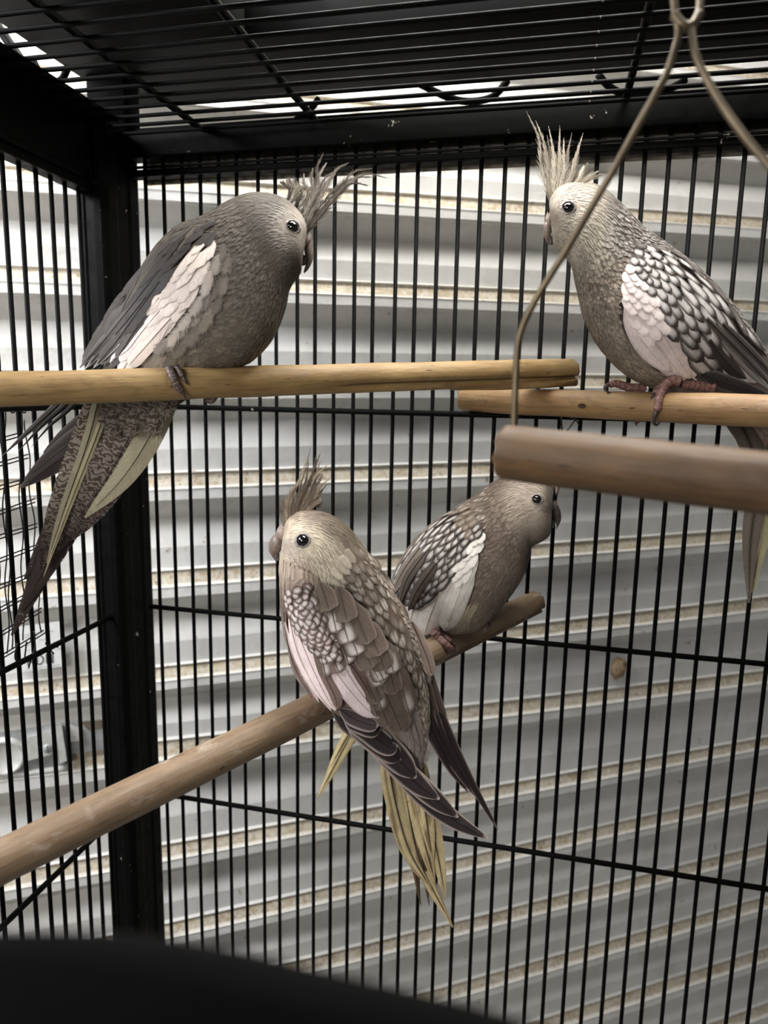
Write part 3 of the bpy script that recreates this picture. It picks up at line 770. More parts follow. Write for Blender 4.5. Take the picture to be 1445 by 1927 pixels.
# ---- bird on the upper left perch: plain grey, white wing bar
def bird_a():
    b = Bird('a', 'plain dark grey cockatiel with white wing bar, leaning right on the upper left perch', .452,
      [(578, 440, 571, 478), (575, 418, 568, 500), (560, 394, 566, 513), (524, 368, 556, 526), (472, 362, 544, 548), (428, 378, 536, 585), (384, 404, 512, 640), (330, 426, 468, 684), (280, 478, 400, 704),
       (242, 546, 350, 716), (214, 612, 330, 742), (197, 676, 318, 762), (190, 740, 300, 780), (188, 790, 276, 800)],
      [1.0, 1.1, 1.1, .95, .88, .8, .78, .78, .8, .75, .68, .5, .38, .28], [-.004, -.006, -.006, -.002, .002, .008, .014, .018], (350, 700))
    EYE = (551, 427)
    def colf(x, y):
        base = lin(100, 93, 85); d = lin(74, 68, 62)
        k = nse(x, y, .02, 1); kk = nse(x, y, .045, 4)
        belly = sst(520, 640, y) * sst(260, 380, x)
        c = mix(base, lin(142, 132, 116), belly * (.35 + 1.3 * max(0, kk)))
        c = mix(c, lin(98, 82, 66), sst(.1, .4, nse(x, y, .03, 9)) * sst(470, 530, x) * sst(520, 560, y) * .6)
        nape = 1 - sst(0, 60, abs((x - 400) - (y - 430) * .9)); c = mix(c, d, .55 * nape * (1 - sst(430, 520, y)))
        head = sst(440, 500, x) * (1 - sst(480, 520, y)); c = mix(c, lin(106, 99, 92), head * .7)
        face = 1 - sst(14, 52, math.hypot(x - 560, y - 430)); c = mix(c, lin(188, 178, 166), face * .8)
        c = mix(c, lin(150, 138, 125), (1 - sst(10, 36, math.hypot(x - 568, y - 448))) * .6)
        tail = sst(720, 770, y); c = mix(c, lin(86, 78, 70), tail)
        c = mix(c, c, k); e = mix(c, d, .22)
        return c, e
    b.body(colf)
    wing = [(408, 425), (340, 425), (250, 490), (205, 575), (150, 680), (190, 690), (243, 690), (280, 660), (330, 600), (368, 545), (392, 480)]
    def skip(x, y, z):
        return near(x, y, EYE, 15) or (inpoly(x, y, wing)) or (x > 572 and 440 < y < 500) or (y > 690 and x < 320)
    def size(v):
        if v < .16: return (.0070, .0011, .95, .95)
        if v < .34: return (.0075, .0028, .9, .95)
        if v < .5: return (.010, .0042, .9, .85)
        return (.012, .0046, .95, .8)
    b.plumage(colf, size, skip)
    # wing
    D = [(405, 410), (345, 421), (288, 468), (232, 545), (190, 615), (152, 678)]
    V = [(404, 448), (388, 505), (358, 570), (318, 618), (280, 664), (250, 696)]
    dk = lin(56, 52, 49); wt = lin(222, 209, 200)
    def wc(s_, t, x, y):
        # boundary between dark feathers and the white bar, ragged
        tb = np.interp(s_, [0, .1, .25, .45, .65, .8, 1.0], [.95, .60, .50, .50, .56, .60, .72]) + .05 * nse(x, y, .09, 2)
        c = dk if t < tb else wt
        if t < tb and s_ > .72: c = lin(78, 74, 70)
        if t < .15: c = mix(c, lin(92, 87, 82), .5)
        c = jit(c, .05); return (lambda u, v, c=c: mix(c, mix(c, (.01, .01, .01), .12), sst(.7, 1, abs(u)))), .55
    rows = [(s_, 46 + 40 * s_, 17 + 8 * s_, 0, 1) for s_ in np.linspace(-.02, .80, 15)]
    b.patch(D, V, rows, wc, lift=(.0018, .0034), jt=.12)
    # soft flank feathers lying over the lower border of the white bar
    fl = [(412, 455), (398, 510), (370, 575), (335, 618), (300, 660), (262, 690)]
    fl2 = [(440, 470), (430, 530), (410, 590), (370, 640), (330, 680), (290, 700)]
    def fc(s_, t, x, y):
        c = jit(colf(x, y)[0], .02); c = mix(c, wt, (1 - min(1, max(0, t))) ** 1.6 * .45 * sst(.05, .25, s_) * (1 - sst(.62, .8, s_) * .6)) ; return (lambda u, v, c=c: c), 1.0
    b.patch(fl, fl2, [(s_, 46, 27, -.15, 1.0) for s_ in np.linspace(-.04, .84, 15)], fc, name='flank_feathers', lift=(.0035, .0012), m=3, n=5)
    def bf(s_, t, x, y):
        c = jit(lin(132, 121, 108), .10); return (lambda u, v, c=c: c), 1.1
    b.patch([(282, 668), (270, 690), (276, 706)], [(352, 668), (348, 688), (342, 704)], [(s_, 26, 7, 0, 1) for s_ in np.linspace(-.1, .62, 7)], bf, name='belly_fluff', lift=(.001, .0025), m=3, n=5)
    # secondaries / primaries above the perch
    for pts, wp_, c, ed in [([(330, 470), (260, 560), (205, 630), (150, 692)], 26, lin(70, 66, 63), lin(120, 115, 110)),
                         ([(318, 500), (255, 585), (208, 640), (160, 694)], 22, lin(66, 62, 60), lin(190, 184, 178)),
                         ([(300, 530), (250, 600), (214, 650), (176, 692)], 20, lin(64, 60, 57), lin(196, 190, 184)),
                         ([(300, 560), (255, 620), (230, 660), (205, 692)], 24, lin(80, 75, 72), None),
                         ([(300, 585), (262, 630), (238, 662), (203, 680)], 26, lin(222, 210, 206), None),
                         ([(320, 600), (280, 645), (256, 672), (241, 688)], 30, lin(220, 206, 198), None)]:
        b.quill(pts, wp_, c, edge=ed, lift=(.0025, .0045), shape='round' if ed is None else 'long')
    b.quill([(275, 640), (255, 665), (235, 690), (215, 704)], 34, lin(34, 31, 30), lift=(.0015, .0015), shape='round')
    # wing tips below the perch, behind it
    zz = b.Z0 + .012
    for pts, wp_, c, ed in [([(180, 690), (110, 760), (50, 815), (4, 858)], 16, lin(86, 80, 76), lin(150, 146, 142)),
                            ([(190, 690), (125, 760), (80, 800), (34, 850)], 12, lin(58, 54, 52), lin(140, 136, 132)),
                            ([(200, 690), (135, 765), (95, 800), (58, 842)], 9, lin(48, 44, 42), lin(120, 116, 110))]:
        b.quill(pts, wp_, c, Zs=(zz, zz + .006), edge=ed, shape='point', fray=.15)
    for k, (pts, wp_) in enumerate([([(290, 720), (200, 800), (110, 865), (38, 918)], 50), ([(270, 720), (190, 790), (110, 850), (46, 902)], 40), ([(250, 720), (190, 770), (130, 815), (82, 852)], 34)]):
        b.quill(pts, wp_, lin(62, 54, 52), Zs=(zz + .014 - k * .001, zz + .020 - k * .001), edge=lin(96, 88, 84), shape='long', fray=.2)
    b.quill([(400, 700), (340, 740), (285, 785), (262, 812)], 30, lin(58, 53, 50), Zs=(zz + .012, zz + .015), edge=lin(98, 92, 88), shape='long')
    # tail seen from below: barred grey, cream edges
    zt_ = b.Z0 + .004
    tl = [([(230, 700), (175, 860), (95, 1040), (22, 1196)], 50, lin(60, 50, 46), None, M_FEA, 'long'),
          ([(255, 700), (190, 860), (110, 1020), (40, 1150)], 56, lin(54, 44, 40), None, M_FEA, 'long'),
          ([(215, 700), (160, 850), (100, 990), (46, 1090)], 38, lin(52, 44, 40), None, M_FEA, 'long'),
          ([(326, 700), (292, 800), (234, 895), (160, 974)], 48, lin(168, 160, 134), None, M_FEA, 'long'),
          ([(295, 700), (258, 790), (206, 890), (146, 975), (100, 1030)], 82, lin(128, 116, 108), None, M_VERM, 'long'),
          ([(215, 700), (178, 800), (140, 905), (104, 1000), (78, 1075)], 62, lin(134, 124, 112), None, M_VERM, 'long'),
          ([(190, 730), (165, 830), (120, 960), (88, 1060)], 20, lin(150, 142, 118), lin(70, 62, 54), M_FEA, 'long'),
          ([(210, 740), (178, 830), (135, 940), (82, 1085)], 12, lin(168, 158, 126), None, M_FEA, 'long')]
    for k, (pts, wp_, c, ed, mt, sh) in enumerate(tl):
        def cf(u, v, c=c, k=k):
            q = c
            if k in (4, 5): q = mix(c, lin(52, 42, 38), sst(.45, .95, v) * (1 if abs(u) > .2 else .5))
            if k in (0, 1, 2): q = mix(c, lin(150, 138, 104), sst(.25, .5, noise.noise(Vector((u * 3, v * 26, k)))) * (1 - sst(.75, .9, v)))
            return q
        b.quill(pts, wp_, c, Zs=(zt_ + .012 - k * .0016, zt_ + .010 - k * .0016), shape=sh, mat=mt, name='tail_feather', n=22, fray=.35, colf=cf, camber=.03, shaft=lin(60, 50, 44))
    # undertail coverts hanging over the tail root
    for k in range(9):
        x0 = 205 + k * 13; y0 = 812 + 34 * math.sin(k * 2.1)
        b.quill([(x0 + 22, 700), (x0 + 6, 760), (x0 - 12 - k, y0)], 44, jit(lin(112, 103, 94), .1), Zs=(zt_ - .004 - .0004 * (k % 3), zt_ - .003 - .0004 * (k % 3)), shape='round', mat=M_VERM, name='undertail_covert', fray=1.1, n=10, m=5, camber=.05)
    b.eye(*EYE, 11, 1.42)
    b.loft([(584, 436, 572, 452), (587, 446, 572, 462), (586, 456, 573, 466)], 1.3, M_CERE, 'cere', -.004)
    b.loft([(586, 452, 573, 464), (589, 466, 573, 476), (590, 480, 575, 488), (587, 494, 575, 497), (580, 507, 573, 505), (573, 514, 571, 513)], 1.05, M_BEAK, 'upper_beak', -.004)
    b.loft([(580, 484, 570, 478), (578, 494, 568, 494), (573, 500, 566, 500)], .9, M_BEAKD, 'lower_beak', -.004)
    b.crest([[(584, 432), (642, 360), (690, 326), (742, 334)], [(580, 424), (625, 362), (665, 318), (700, 300)], [(578, 410), (605, 355), (625, 318), (650, 298)], [(570, 400), (594, 350), (600, 310), (612, 276)],
             [(556, 390), (573, 358), (566, 336), (560, 318)], [(536, 380), (543, 364), (530, 350), (520, 346)]], 17, [lin(150, 140, 128), lin(118, 109, 100), lin(168, 158, 146)])
    f = b.toe
    f([(318, 692), (324, 708), (332, 724), (342, 738)], 7, P1, M_FOOTG, b.root, clawpts=[(347, 745, 0), (350, 755, .001)])
    f([(330, 690), (338, 700), (344, 710)], 6, P1, M_FOOTG, b.root, clawpts=[(350, 720, 0), (354, 724, .001)])
    f([(442, 678), (432, 683), (423, 688)], 6.5, P1, M_FOOTG, b.root, clawpts=[(414, 694, 0), (410, 702, 0)])
    f([(428, 678), (418, 681), (409, 685)], 5.5, P1, M_FOOTG, b.root, clawpts=[(404, 688, 0), (402, 692, 0)])
    f([(405, 745), (398, 754), (388, 752)], 6, P1, M_FOOTG, b.root, Zd=.448, claw=False)
    for cx, cy, tx, ty in ((322, 665, 326, 700), (440, 655, 436, 684)):
        P, _ = b.hit(cx, cy, -.010); Q = Wp(tx, ty, b.Z0 - .012); a = Acc(); a.add(*tube_geo(cat([P, (P + Q) / 2, Q], 10), np.linspace(.004, .0026, 10), 10)); a.build('leg', M_FOOTG, b.root)
bird_a()

# ---- bird on the upper right perch: pearled wing, tall crest
def bird_b():
    b = Bird('b', 'pearl-spotted cockatiel with tall crest and white lower wing on the upper right perch, facing left', .492,
      [(1036, 404, 1040, 440), (1034, 378, 1042, 464), (1052, 351, 1056, 478), (1088, 343, 1072, 494), (1130, 350, 1079, 516), (1172, 385, 1086, 550), (1215, 428, 1100, 604), (1262, 462, 1131, 660),
       (1312, 500, 1180, 708), (1366, 555, 1240, 734), (1408, 608, 1312, 746), (1444, 664, 1376, 764), (1476, 720, 1414, 800), (1500, 780, 1440, 840)],
      [1.0, 1.1, 1.1, .98, .9, .85, .8, .8, .8, .8, .75, .6, .5, .4], [-.004, -.006, -.004, 0, .003, .006, .008, .010], (1240, 730))
    EYE = (1069, 391)
    def colf(x, y):
        br = lin(124, 113, 101); c = br
        face = 1 - sst(55, 105, math.hypot((x - 1075) * .9, y - 420)); c = mix(c, lin(198, 188, 172), face)
        c = mix(c, lin(128, 116, 104), (1 - sst(8, 26, math.hypot(x - 1042, y - 408))) * .8)
        c = mix(c, lin(150, 138, 124), sst(.0, .4, nse(x, y, .035, 3)) * (1 - face) * .7)
        c = mix(c, lin(96, 85, 74), sst(.1, .45, nse(x, y, .03, 8)) * (1 - face) * .6)
        c = mix(c, lin(156, 140, 120), sst(620, 720, y) * (1 - sst(1230, 1290, x)) * .7)
        back = sst(-30, 40, (x - 1110) - (y - 400) * .9); c = mix(c, lin(88, 80, 74), back * sst(1120, 1170, x))
        c = mix(c, lin(140, 122, 112), sst(690, 730, y) * sst(1200, 1250, x))
        return c, mix(c, lin(72, 62, 56), .30 + .2 * face)
    b.body(colf)
    wing = [(1172, 500), (1230, 470), (1300, 505), (1370, 570), (1445, 670), (1480, 760), (1380, 730), (1290, 715), (1225, 660), (1185, 580)]
    def skip(x, y, z): return near(x, y, EYE, 14) or inpoly(x, y, wing) or (x < 1040 and 408 < y < 470)
    def size(v):
        if v < .17: return (.0070, .0011, .95, .95)
        if v < .36: return (.0072, .0034, .8, .9)
        return (.010, .0040, .92, .85)
    def pf(x, y):
        if x > 1130 and (y < 395 + (x - 1130) * .95 + 55): return jit(lin(160, 154, 148), .12)
        if 1085 < x < 1190 and 455 < y < 560 and rng.rand() < .55: return lin(158, 146, 132)
        return None
    b.plumage(colf, size, skip, pearlf=pf)
    D = [(1196, 455), (1262, 466), (1316, 502), (1372, 560), (1416, 618), (1466, 690)]
    V = [(1172, 520), (1176, 575), (1200, 622), (1235, 670), (1272, 706), (1330, 735)]
    dk = lin(54, 48, 44); pl = lin(196, 190, 186); wt = lin(230, 217, 212)
    def wc(s_, t, x, y):
        tb = np.interp(s_, [0, .15, .35, .6, .8, 1], [.42, .50, .58, .66, .74, .8]) + .05 * nse(x, y, .08, 2)
        if t > tb + .06:
            if s_ > .52: return None
            c = jit(wt, .02); return (lambda u, v, c=c: c), .8
        if t < .07: c = jit(lin(78, 72, 68), .1); return pearl(jit(lin(120, 114, 110), .1), c, .35, .3, .8), .5
        k = 1 - .18 * s_
        return pearl(jit(tuple(q * k for q in pl), .08), jit(dk, .1), rng.uniform(.60, .78) - .12 * s_, rng.uniform(.05, .2), rng.uniform(.74, .84)), .35
    rows = [(s_, 26 + 62 * s_, 15 + 17 * s_, 0, 1) for s_ in (0, .05, .10, .15, .205, .26, .32, .385, .455, .53, .61, .70)]
    # white secondaries under the coverts first
    for k, (p0, p1, p2, wp_) in enumerate([((1180, 560), (1205, 640), (1262, 700), 34), ((1195, 560), (1240, 650), (1288, 716), 46), ((1215, 570), (1262, 655), (1300, 712), 44), ((1255, 600), (1300, 670), (1352, 722), 48),
                                           ((1285, 620), (1330, 680), (1376, 720), 42), ((1310, 640), (1360, 690), (1412, 716), 40), ((1340, 650), (1390, 690), (1440, 712), 38)]):
        b.quill([p0, p1, p2], wp_, lin(222, 208, 204), lift=(.0030 + .0002 * k, .0046), edge=lin(176, 160, 156), shape='round', fray=.3)
    b.patch(D, V, rows, wc, lift=(.0045, .0062), jt=.10, m=7, n=8)
    for pts, wp_, c, e in [([(1330, 600), (1395, 665), (1460, 735)], 26, lin(70, 64, 60), lin(120, 112, 106)), ([(1360, 610), (1420, 670), (1475, 730)], 28, lin(58, 52, 50), lin(110, 104, 98)),
                        ([(1335, 640), (1375, 690), (1404, 712)], 26, lin(56, 50, 46), None), ([(1360, 640), (1410, 690), (1450, 735)], 24, lin(130, 124, 120), lin(60, 54, 50))]:
        b.quill(pts, wp_, c, lift=(.006, .0075), edge=e, shape='long')
    # dark primaries tucked under, reaching behind the perch
    for k in range(5):
        b.quill([(1285 + k * 10, 690 + k * 4), (1345 + k * 10, 715 + k * 3), (1415 + k * 12, 742 + k * 3)], 30, lin(44, 40, 39), Zs=(b.Z0 - .022, b.Z0 - .014), edge=lin(92, 88, 84), shape='long')
    b.quill([(1168, 570), (1185, 625), (1215, 670), (1240, 700)], 18, lin(46, 38, 34), lift=(.0006, .0010), shape='long', fray=.2)
    # tail below the perch
    zt_ = b.Z0 + .012
    for k, (pts, wp_, c) in enumerate([([(1340, 740), (1400, 810), (1425, 900), (1412, 1020), (1409, 1135)], 40, lin(92, 82, 74)), ([(1430, 740), (1440, 850), (1432, 980), (1416, 1115)], 44, lin(142, 136, 104)),
                                       ([(1410, 740), (1422, 850), (1420, 985), (1413, 1090)], 34, lin(158, 152, 120)), ([(1460, 740), (1462, 830), (1450, 930), (1436, 1010)], 40, lin(110, 100, 84)),
                                       ([(1370, 750), (1405, 800), (1440, 850), (1460, 900)], 60, lin(96, 88, 78))]):
        b.quill(pts, wp_, c, Zs=(zt_ + .002 * k, zt_ + .01), name='tail_feather', shape='long', shaft=lin(50, 44, 34), n=20, fray=.3)
    b.eye(*EYE, 10.5, 1.5)
    b.loft([(1030, 398, 1042, 416), (1026, 410, 1041, 422), (1026, 418, 1040, 428)], 1.3, M_CERE, 'cere', -.004)
    b.loft([(1028, 412, 1040, 424), (1023, 422, 1039, 434), (1022, 434, 1036, 442), (1024, 446, 1034, 450), (1029, 456, 1033, 456), (1032, 462, 1033, 461)], 1.05, M_BEAK, 'upper_beak', -.004)
    b.loft([(1030, 446, 1040, 442), (1032, 456, 1042, 454), (1036, 462, 1043, 460)], .9, M_BEAKD, 'lower_beak', -.004)
    b.crest([[(1038, 384), (1020, 320), (1016, 262), (992, 210)], [(1036, 368), (1034, 310), (1024, 252), (1012, 203)], [(1046, 362), (1045, 312), (1046, 262), (1037, 203)], [(1052, 360), (1060, 322), (1060, 290), (1067, 252)],
             [(1062, 358), (1080, 326), (1090, 290), (1103, 250)], [(1078, 354), (1096, 336), (1108, 318), (1114, 306)], [(1090, 352), (1108, 340), (1126, 330), (1144, 324)]], 19, [lin(178, 167, 150), lin(138, 127, 114), lin(196, 186, 168)])
    f = b.toe
    f([(1280, 718), (1262, 716), (1248, 730), (1240, 750), (1236, 775)], 8.5, P2, M_FOOT, b.root, clawpts=[(1229, 791, .002), (1235, 800, .006), (1243, 793, .010)])
    f([(1262, 722), (1244, 728), (1232, 742)], 8, P2, M_FOOT, b.root, clawpts=[(1226, 752, 0), (1228, 764, 0)])
    f([(1345, 728), (1310, 724), (1280, 722)], 9, P2, M_FOOT, b.root, claw=False, Zd=.478)
    f([(1215, 730), (1185, 729), (1160, 722), (1146, 724)], 8, P2, M_FOOT, b.root, Zd=.500, clawpts=[(1138, 728, 0), (1144, 738, 0), (1156, 741, 0)])
    f([(1203, 795), (1198, 790), (1196, 782)], 5, P2, M_FOOT, b.root, Zd=.505, clawpts=[(1196, 796, 0), (1199, 803, 0)])
    P, _ = b.hit(1265, 690, -.012); Q = Wp(1268, 722, b.Z0 - .012); a = Acc(); a.add(*tube_geo(cat([P, (P + Q) / 2, Q], 10), np.linspace(.0045, .0032, 10), 10)); a.build('leg', M_FOOT, b.root)
bird_b()

# ---- nearest lower bird, back to the camera, yellow tail
def bird_c():
    b = Bird('c', 'scalloped brown cockatiel seen from behind, cream face turned left, yellow-streaked tail, on the lower perch', .442,
      [(533, 1006, 527, 1048), (538, 982, 524, 1072), (562, 963, 526, 1092), (608, 963, 527, 1112), (654, 990, 528, 1138), (692, 1038, 531, 1172), (727, 1093, 540, 1214), (760, 1152, 560, 1262),
       (786, 1205, 592, 1312), (802, 1268, 640, 1352), (808, 1333, 698, 1388), (806, 1390, 738, 1420), (796, 1440, 752, 1448), (786, 1470, 760, 1468)],
      [.95, 1.05, 1.0, .92, .8, .7, .62, .60, .60, .58, .55, .5, .45, .35], [-.006, -.007, -.006, -.003, 0, .003, .006, .006], (600, 1320))
    EYE = (570, 1017)
    def colf(x, y):
        br = lin(136, 122, 110); c = br
        face = 1 - sst(40, 74, math.hypot((x - 584) * .80, (y - 1050) * .92)); c = mix(c, lin(218, 206, 184), face)
        c = mix(c, lin(186, 164, 150), (1 - sst(20, 50, math.hypot(x - 556, y - 1085))) * .7)
        cap = sst(575, 615, x) * (1 - sst(992, 1036, y - (x - 620) * .6)); c = mix(c, lin(118, 107, 92), cap * .9)
        c = mix(c, lin(226, 208, 186), (1 - sst(8, 26, math.hypot(x - 540, y - 992))) * .8)
        c = mix(c, lin(160, 146, 140), (1 - sst(8, 22, math.hypot(x - 541, y - 1030))) * .6)
        c = mix(c, lin(112, 98, 88), sst(.1, .4, nse(x, y, .04, 8)) * (1 - face) * .5)
        return c, mix(c, lin(96, 80, 64), .26)
    b.body(colf)
    wing = [(532, 1118), (640, 1120), (690, 1180), (740, 1290), (775, 1400), (700, 1385), (600, 1330), (545, 1230)]
    def skip(x, y, z): return near(x, y, EYE, 14) or (x < 530 and 995 < y < 1060) or inpoly(x, y, wing)
    def size(v):
        if v < .20: return (.0070, .0011, .95, .95)
        if v < .5: return (.0076, .0042, .6, .85)
        return (.010, .0046, .9, .8)
    def pf(x, y):
        if x > 640 + (1075 - y) * .5 and y > 985 and math.hypot(x - 590, y - 1030) > 66: return jit(lin(184, 176, 164), .1)
        if math.hypot(x - 590, y - 1030) > 75 and x > 600 and rng.rand() < .5: return lin(176, 166, 152)
        return None
    b.plumage(colf, size, skip, pearlf=pf)
    dk = lin(96, 80, 72); pl = lin(198, 188, 184); wt = lin(234, 216, 214); br = lin(102, 89, 80)
    # mantle on the right side of the back
    D = [(668, 1010), (712, 1068), (750, 1130), (782, 1192), (802, 1250), (812, 1320)]
    V = [(612, 1085), (650, 1120), (696, 1176), (728, 1235), (752, 1295), (775, 1362)]
    def mc(s_, t, x, y):
        c1 = jit(lin(196, 188, 176), .10); c2 = jit(lin(96, 82, 71), .12)
        if rng.rand() < .22: c1 = mix(c1, c2, .7)
        hb = 1 - sst(-.02, .16, s_); hc = colf(x, y)[0]; c1 = mix(c1, hc, hb); c2 = mix(c2, hc, hb)
        a1 = rng.uniform(.36, .62); b1 = rng.uniform(.52, .68); b2 = rng.uniform(.84, .95); g0 = pearl(c1, c2, a1, b1, b2)
        return (lambda u, v: mix(g0(u, v), c2, .6 * (1 - sst(.0, .16, abs(u))))), .6
    b.patch(D, V, [(s_, 52 + 10 * s_, 19 + 6 * s_, -.05, 1.05) for s_ in np.linspace(-.04, .74, 15)], mc, name='mantle_feathers', lift=(.0003, .0014), m=7, n=7)
    # wing: white outer webs along the left, long
    for k, (pts, wp_, c) in enumerate([([(534, 1150), (542, 1215), (560, 1270), (592, 1318)], 18, lin(120, 104, 98)), ([(536, 1170), (550, 1230), (575, 1280), (600, 1322)], 14, wt),
                                       ([(545, 1165), (560, 1230), (590, 1290), (622, 1338)], 34, wt), ([(556, 1180), (580, 1240), (608, 1300), (630, 1338)], 38, wt),
                                       ([(590, 1220), (610, 1270), (630, 1310), (634, 1334)], 26, lin(128, 108, 102)), ([(622, 1250), (650, 1290), (680, 1325), (708, 1350)], 46, lin(222, 206, 206)),
                                       ([(640, 1240), (668, 1290), (695, 1325), (712, 1352)], 26, lin(220, 204, 204)), ([(660, 1250), (690, 1295), (704, 1325), (710, 1350)], 28, lin(102, 84, 78))]):
        b.quill(pts, wp_, c, lift=(.004 + .0003 * k, .0055 + .0002 * k), edge=mix(c, lin(150, 128, 124), .5), shape='round', fray=.25)
    def rf0(s_, t, x, y):
        c = jit(mix(lin(196, 176, 158), lin(158, 142, 130), min(1, max(0, s_))), .10); return (lambda u, v, c=c: c), 1.1
    b.patch([(530, 1052), (528, 1078), (527, 1100)], [(598, 1085), (602, 1098), (604, 1110)], [(s_, 34, 12, 0, 1) for s_ in np.linspace(-.2, .75, 8)], rf0, name='throat_feathers', lift=(.0015, .0045), m=3, n=5)
    # larger brown feathers with pale oval centres
    big = [((606, 1110), (618, 1145), 40, 0), ((640, 1120), (652, 1165), 44, 0), ((580, 1120), (586, 1150), 34, 1), ((640, 1160), (655, 1205), 40, 1), ((622, 1140), (632, 1185), 34, 1), ((668, 1150), (690, 1205), 44, 0), ((655, 1185), (672, 1228), 44, 1), ((690, 1180), (712, 1228), 46, 0),
           ((640, 1205), (655, 1245), 34, 2), ((600, 1215), (612, 1268), 30, 2), ((622, 1225), (636, 1262), 32, 2), ((676, 1212), (698, 1252), 48, 0), ((706, 1210), (722, 1256), 44, 0), ((700, 1235), (720, 1276), 40, 1), ((728, 1220), (740, 1262), 38, 1), ((690, 1240), (716, 1284), 42, 1),
           ((680, 1262), (706, 1318), 36, 0), ((700, 1262), (716, 1330), 34, 2), ((730, 1250), (742, 1300), 36, 0), ((745, 1262), (768, 1336), 44, 2), ((715, 1278), (752, 1368), 50, 0), ((700, 1282), (728, 1360), 40, 0)]
    for (p0, p1, wp_, kind_) in big:
        p0 = np.array(p0, float); p1 = np.array(p1, float); d = (p1 - p0); pts = [p0 - d * .35, p0 + d * .35, p1 - d * .1, p1 + d * .12]
        c0 = jit(br, .08)
        if kind_ == 0: cf = lambda u, v, c0=c0: mix(c0, lin(150, 134, 124), max(sst(.85, 1, abs(u)), sst(.93, 1, v)) * .6)
        elif kind_ == 1: cf = lambda u, v, c0=c0: mix(mix(c0, pl, (1 - sst(.35, .75, abs(u))) * sst(.25, .45, v) * (1 - sst(.78, .92, v)) * (1 if abs(u) > .06 else .7)), lin(150, 134, 124), sst(.95, 1, v) * .4)
        else: cf = lambda u, v, c0=c0: mix(c0, pl, (1 - sst(.10, .42, abs(u + .25))) * sst(.4, .6, v) * (1 - sst(.72, .9, v)))
        b.quill(pts, wp_, c0, lift=(.0050, .0078), colf=cf, shape='round', name='covert_feather', n=12, m=9, fray=.3)
    # small pearled coverts near the shoulder
    D2 = [(575, 1096), (606, 1140), (628, 1190), (650, 1232), (664, 1270)]
    V2 = [(530, 1112), (538, 1150), (562, 1198), (596, 1240), (628, 1282)]
    def sc(s_, t, x, y): return pearl(jit(lin(206, 196, 192), .1), jit(lin(100, 82, 74), .15), rng.uniform(.45, .75), rng.uniform(.1, .4), rng.uniform(.75, .9)), .4
    b.patch(D2, V2, [(s_, 20, 17, 0, 1) for s_ in np.linspace(0, .72, 17)], sc, name='wing_coverts', lift=(.0050, .0085), m=7, n=7)
    # folded primaries, dark with fine pale edges
    zz = b.Z0 - .006
    pr = [([(650, 1350), (680, 1362), (704, 1372), (716, 1374)], 40), ([(650, 1345), (690, 1375), (730, 1405), (748, 1404)], 42), ([(655, 1350), (700, 1390), (740, 1420), (754, 1430)], 46),
          ([(660, 1345), (715, 1395), (760, 1440), (783, 1464)], 52), ([(670, 1350), (730, 1420), (785, 1475), (827, 1504)], 46), ([(690, 1370), (760, 1450), (820, 1505), (862, 1538)], 42), ([(700, 1380), (780, 1480), (850, 1540), (918, 1578)], 40)]
    for k, (pts, wp_) in enumerate(reversed(pr)):
        b.quill(pts, wp_, lin(42, 35, 35), Zs=(zz - .0010 * k, zz + .004 - .0012 * k), edge=lin(176, 160, 152), shape='long', fray=.08, n=20, m=9)
    b.quill([(625, 1330), (650, 1362), (672, 1380), (690, 1392)], 26, lin(40, 34, 34), Zs=(zz + .004, zz + .004), edge=lin(120, 108, 104), shape='round')
    b.quill([(640, 1335), (664, 1352), (690, 1362), (712, 1366)], 30, lin(64, 54, 54), Zs=(zz - .009, zz - .008), edge=lin(170, 156, 152), shape='round')
    # far wing along the right edge
    b.quill([(775, 1170), (795, 1215), (808, 1250), (812, 1272)], 30, lin(126, 110, 100), lift=(.001, .003), edge=lin(150, 136, 124), shape='round')
    for k, (pts, wp_) in enumerate([([(790, 1210), (818, 1320), (870, 1440), (937, 1562)], 22), ([(792, 1230), (812, 1340), (858, 1440), (916, 1520)], 26), ([(790, 1250), (806, 1350), (842, 1430), (880, 1490)], 28), ([(790, 1220), (812, 1290), (832, 1350), (830, 1350)], 22), ([(792, 1250), (808, 1310), (822, 1360), (836, 1400)], 20)]):
        b.quill(pts, wp_, lin(36, 29, 28) if k < 3 else lin(74, 62, 57), Zs=(b.Z0 + .004 - .001 * k, b.Z0 + .010), edge=lin(124, 108, 104), shape='long', fray=.12, n=20)
    # rump fluff
    def rf(s_, t, x, y):
        c = jit(lin(146, 134, 130), .12); return (lambda u, v, c=c: c), 1.1
    b.patch([(790, 1330), (806, 1370), (808, 1400), (806, 1425)], [(735, 1350), (745, 1385), (752, 1410), (760, 1440)], [(s_, 42, 12, 0, 1) for s_ in np.linspace(0, .8, 8)], rf, name='rump_feathers', lift=(.0, .0015), m=3, n=5)
    # tail: yellow with dark shafts
    yl = lin(188, 170, 130)
    tl = [([(745, 1390), (765, 1500), (790, 1620), (852, 1745)], 34), ([(775, 1390), (800, 1500), (822, 1600), (838, 1690)], 34), ([(728, 1410), (742, 1500), (770, 1600), (812, 1672)], 38),
          ([(760, 1390), (782, 1500), (800, 1590), (818, 1660)], 34), ([(750, 1400), (752, 1510), (776, 1610), (792, 1706)], 16), ([(770, 1400), (775, 1520), (795, 1620), (808, 1706)], 14), ([(780, 1380), (792, 1470), (805, 1560), (815, 1620)], 30)]
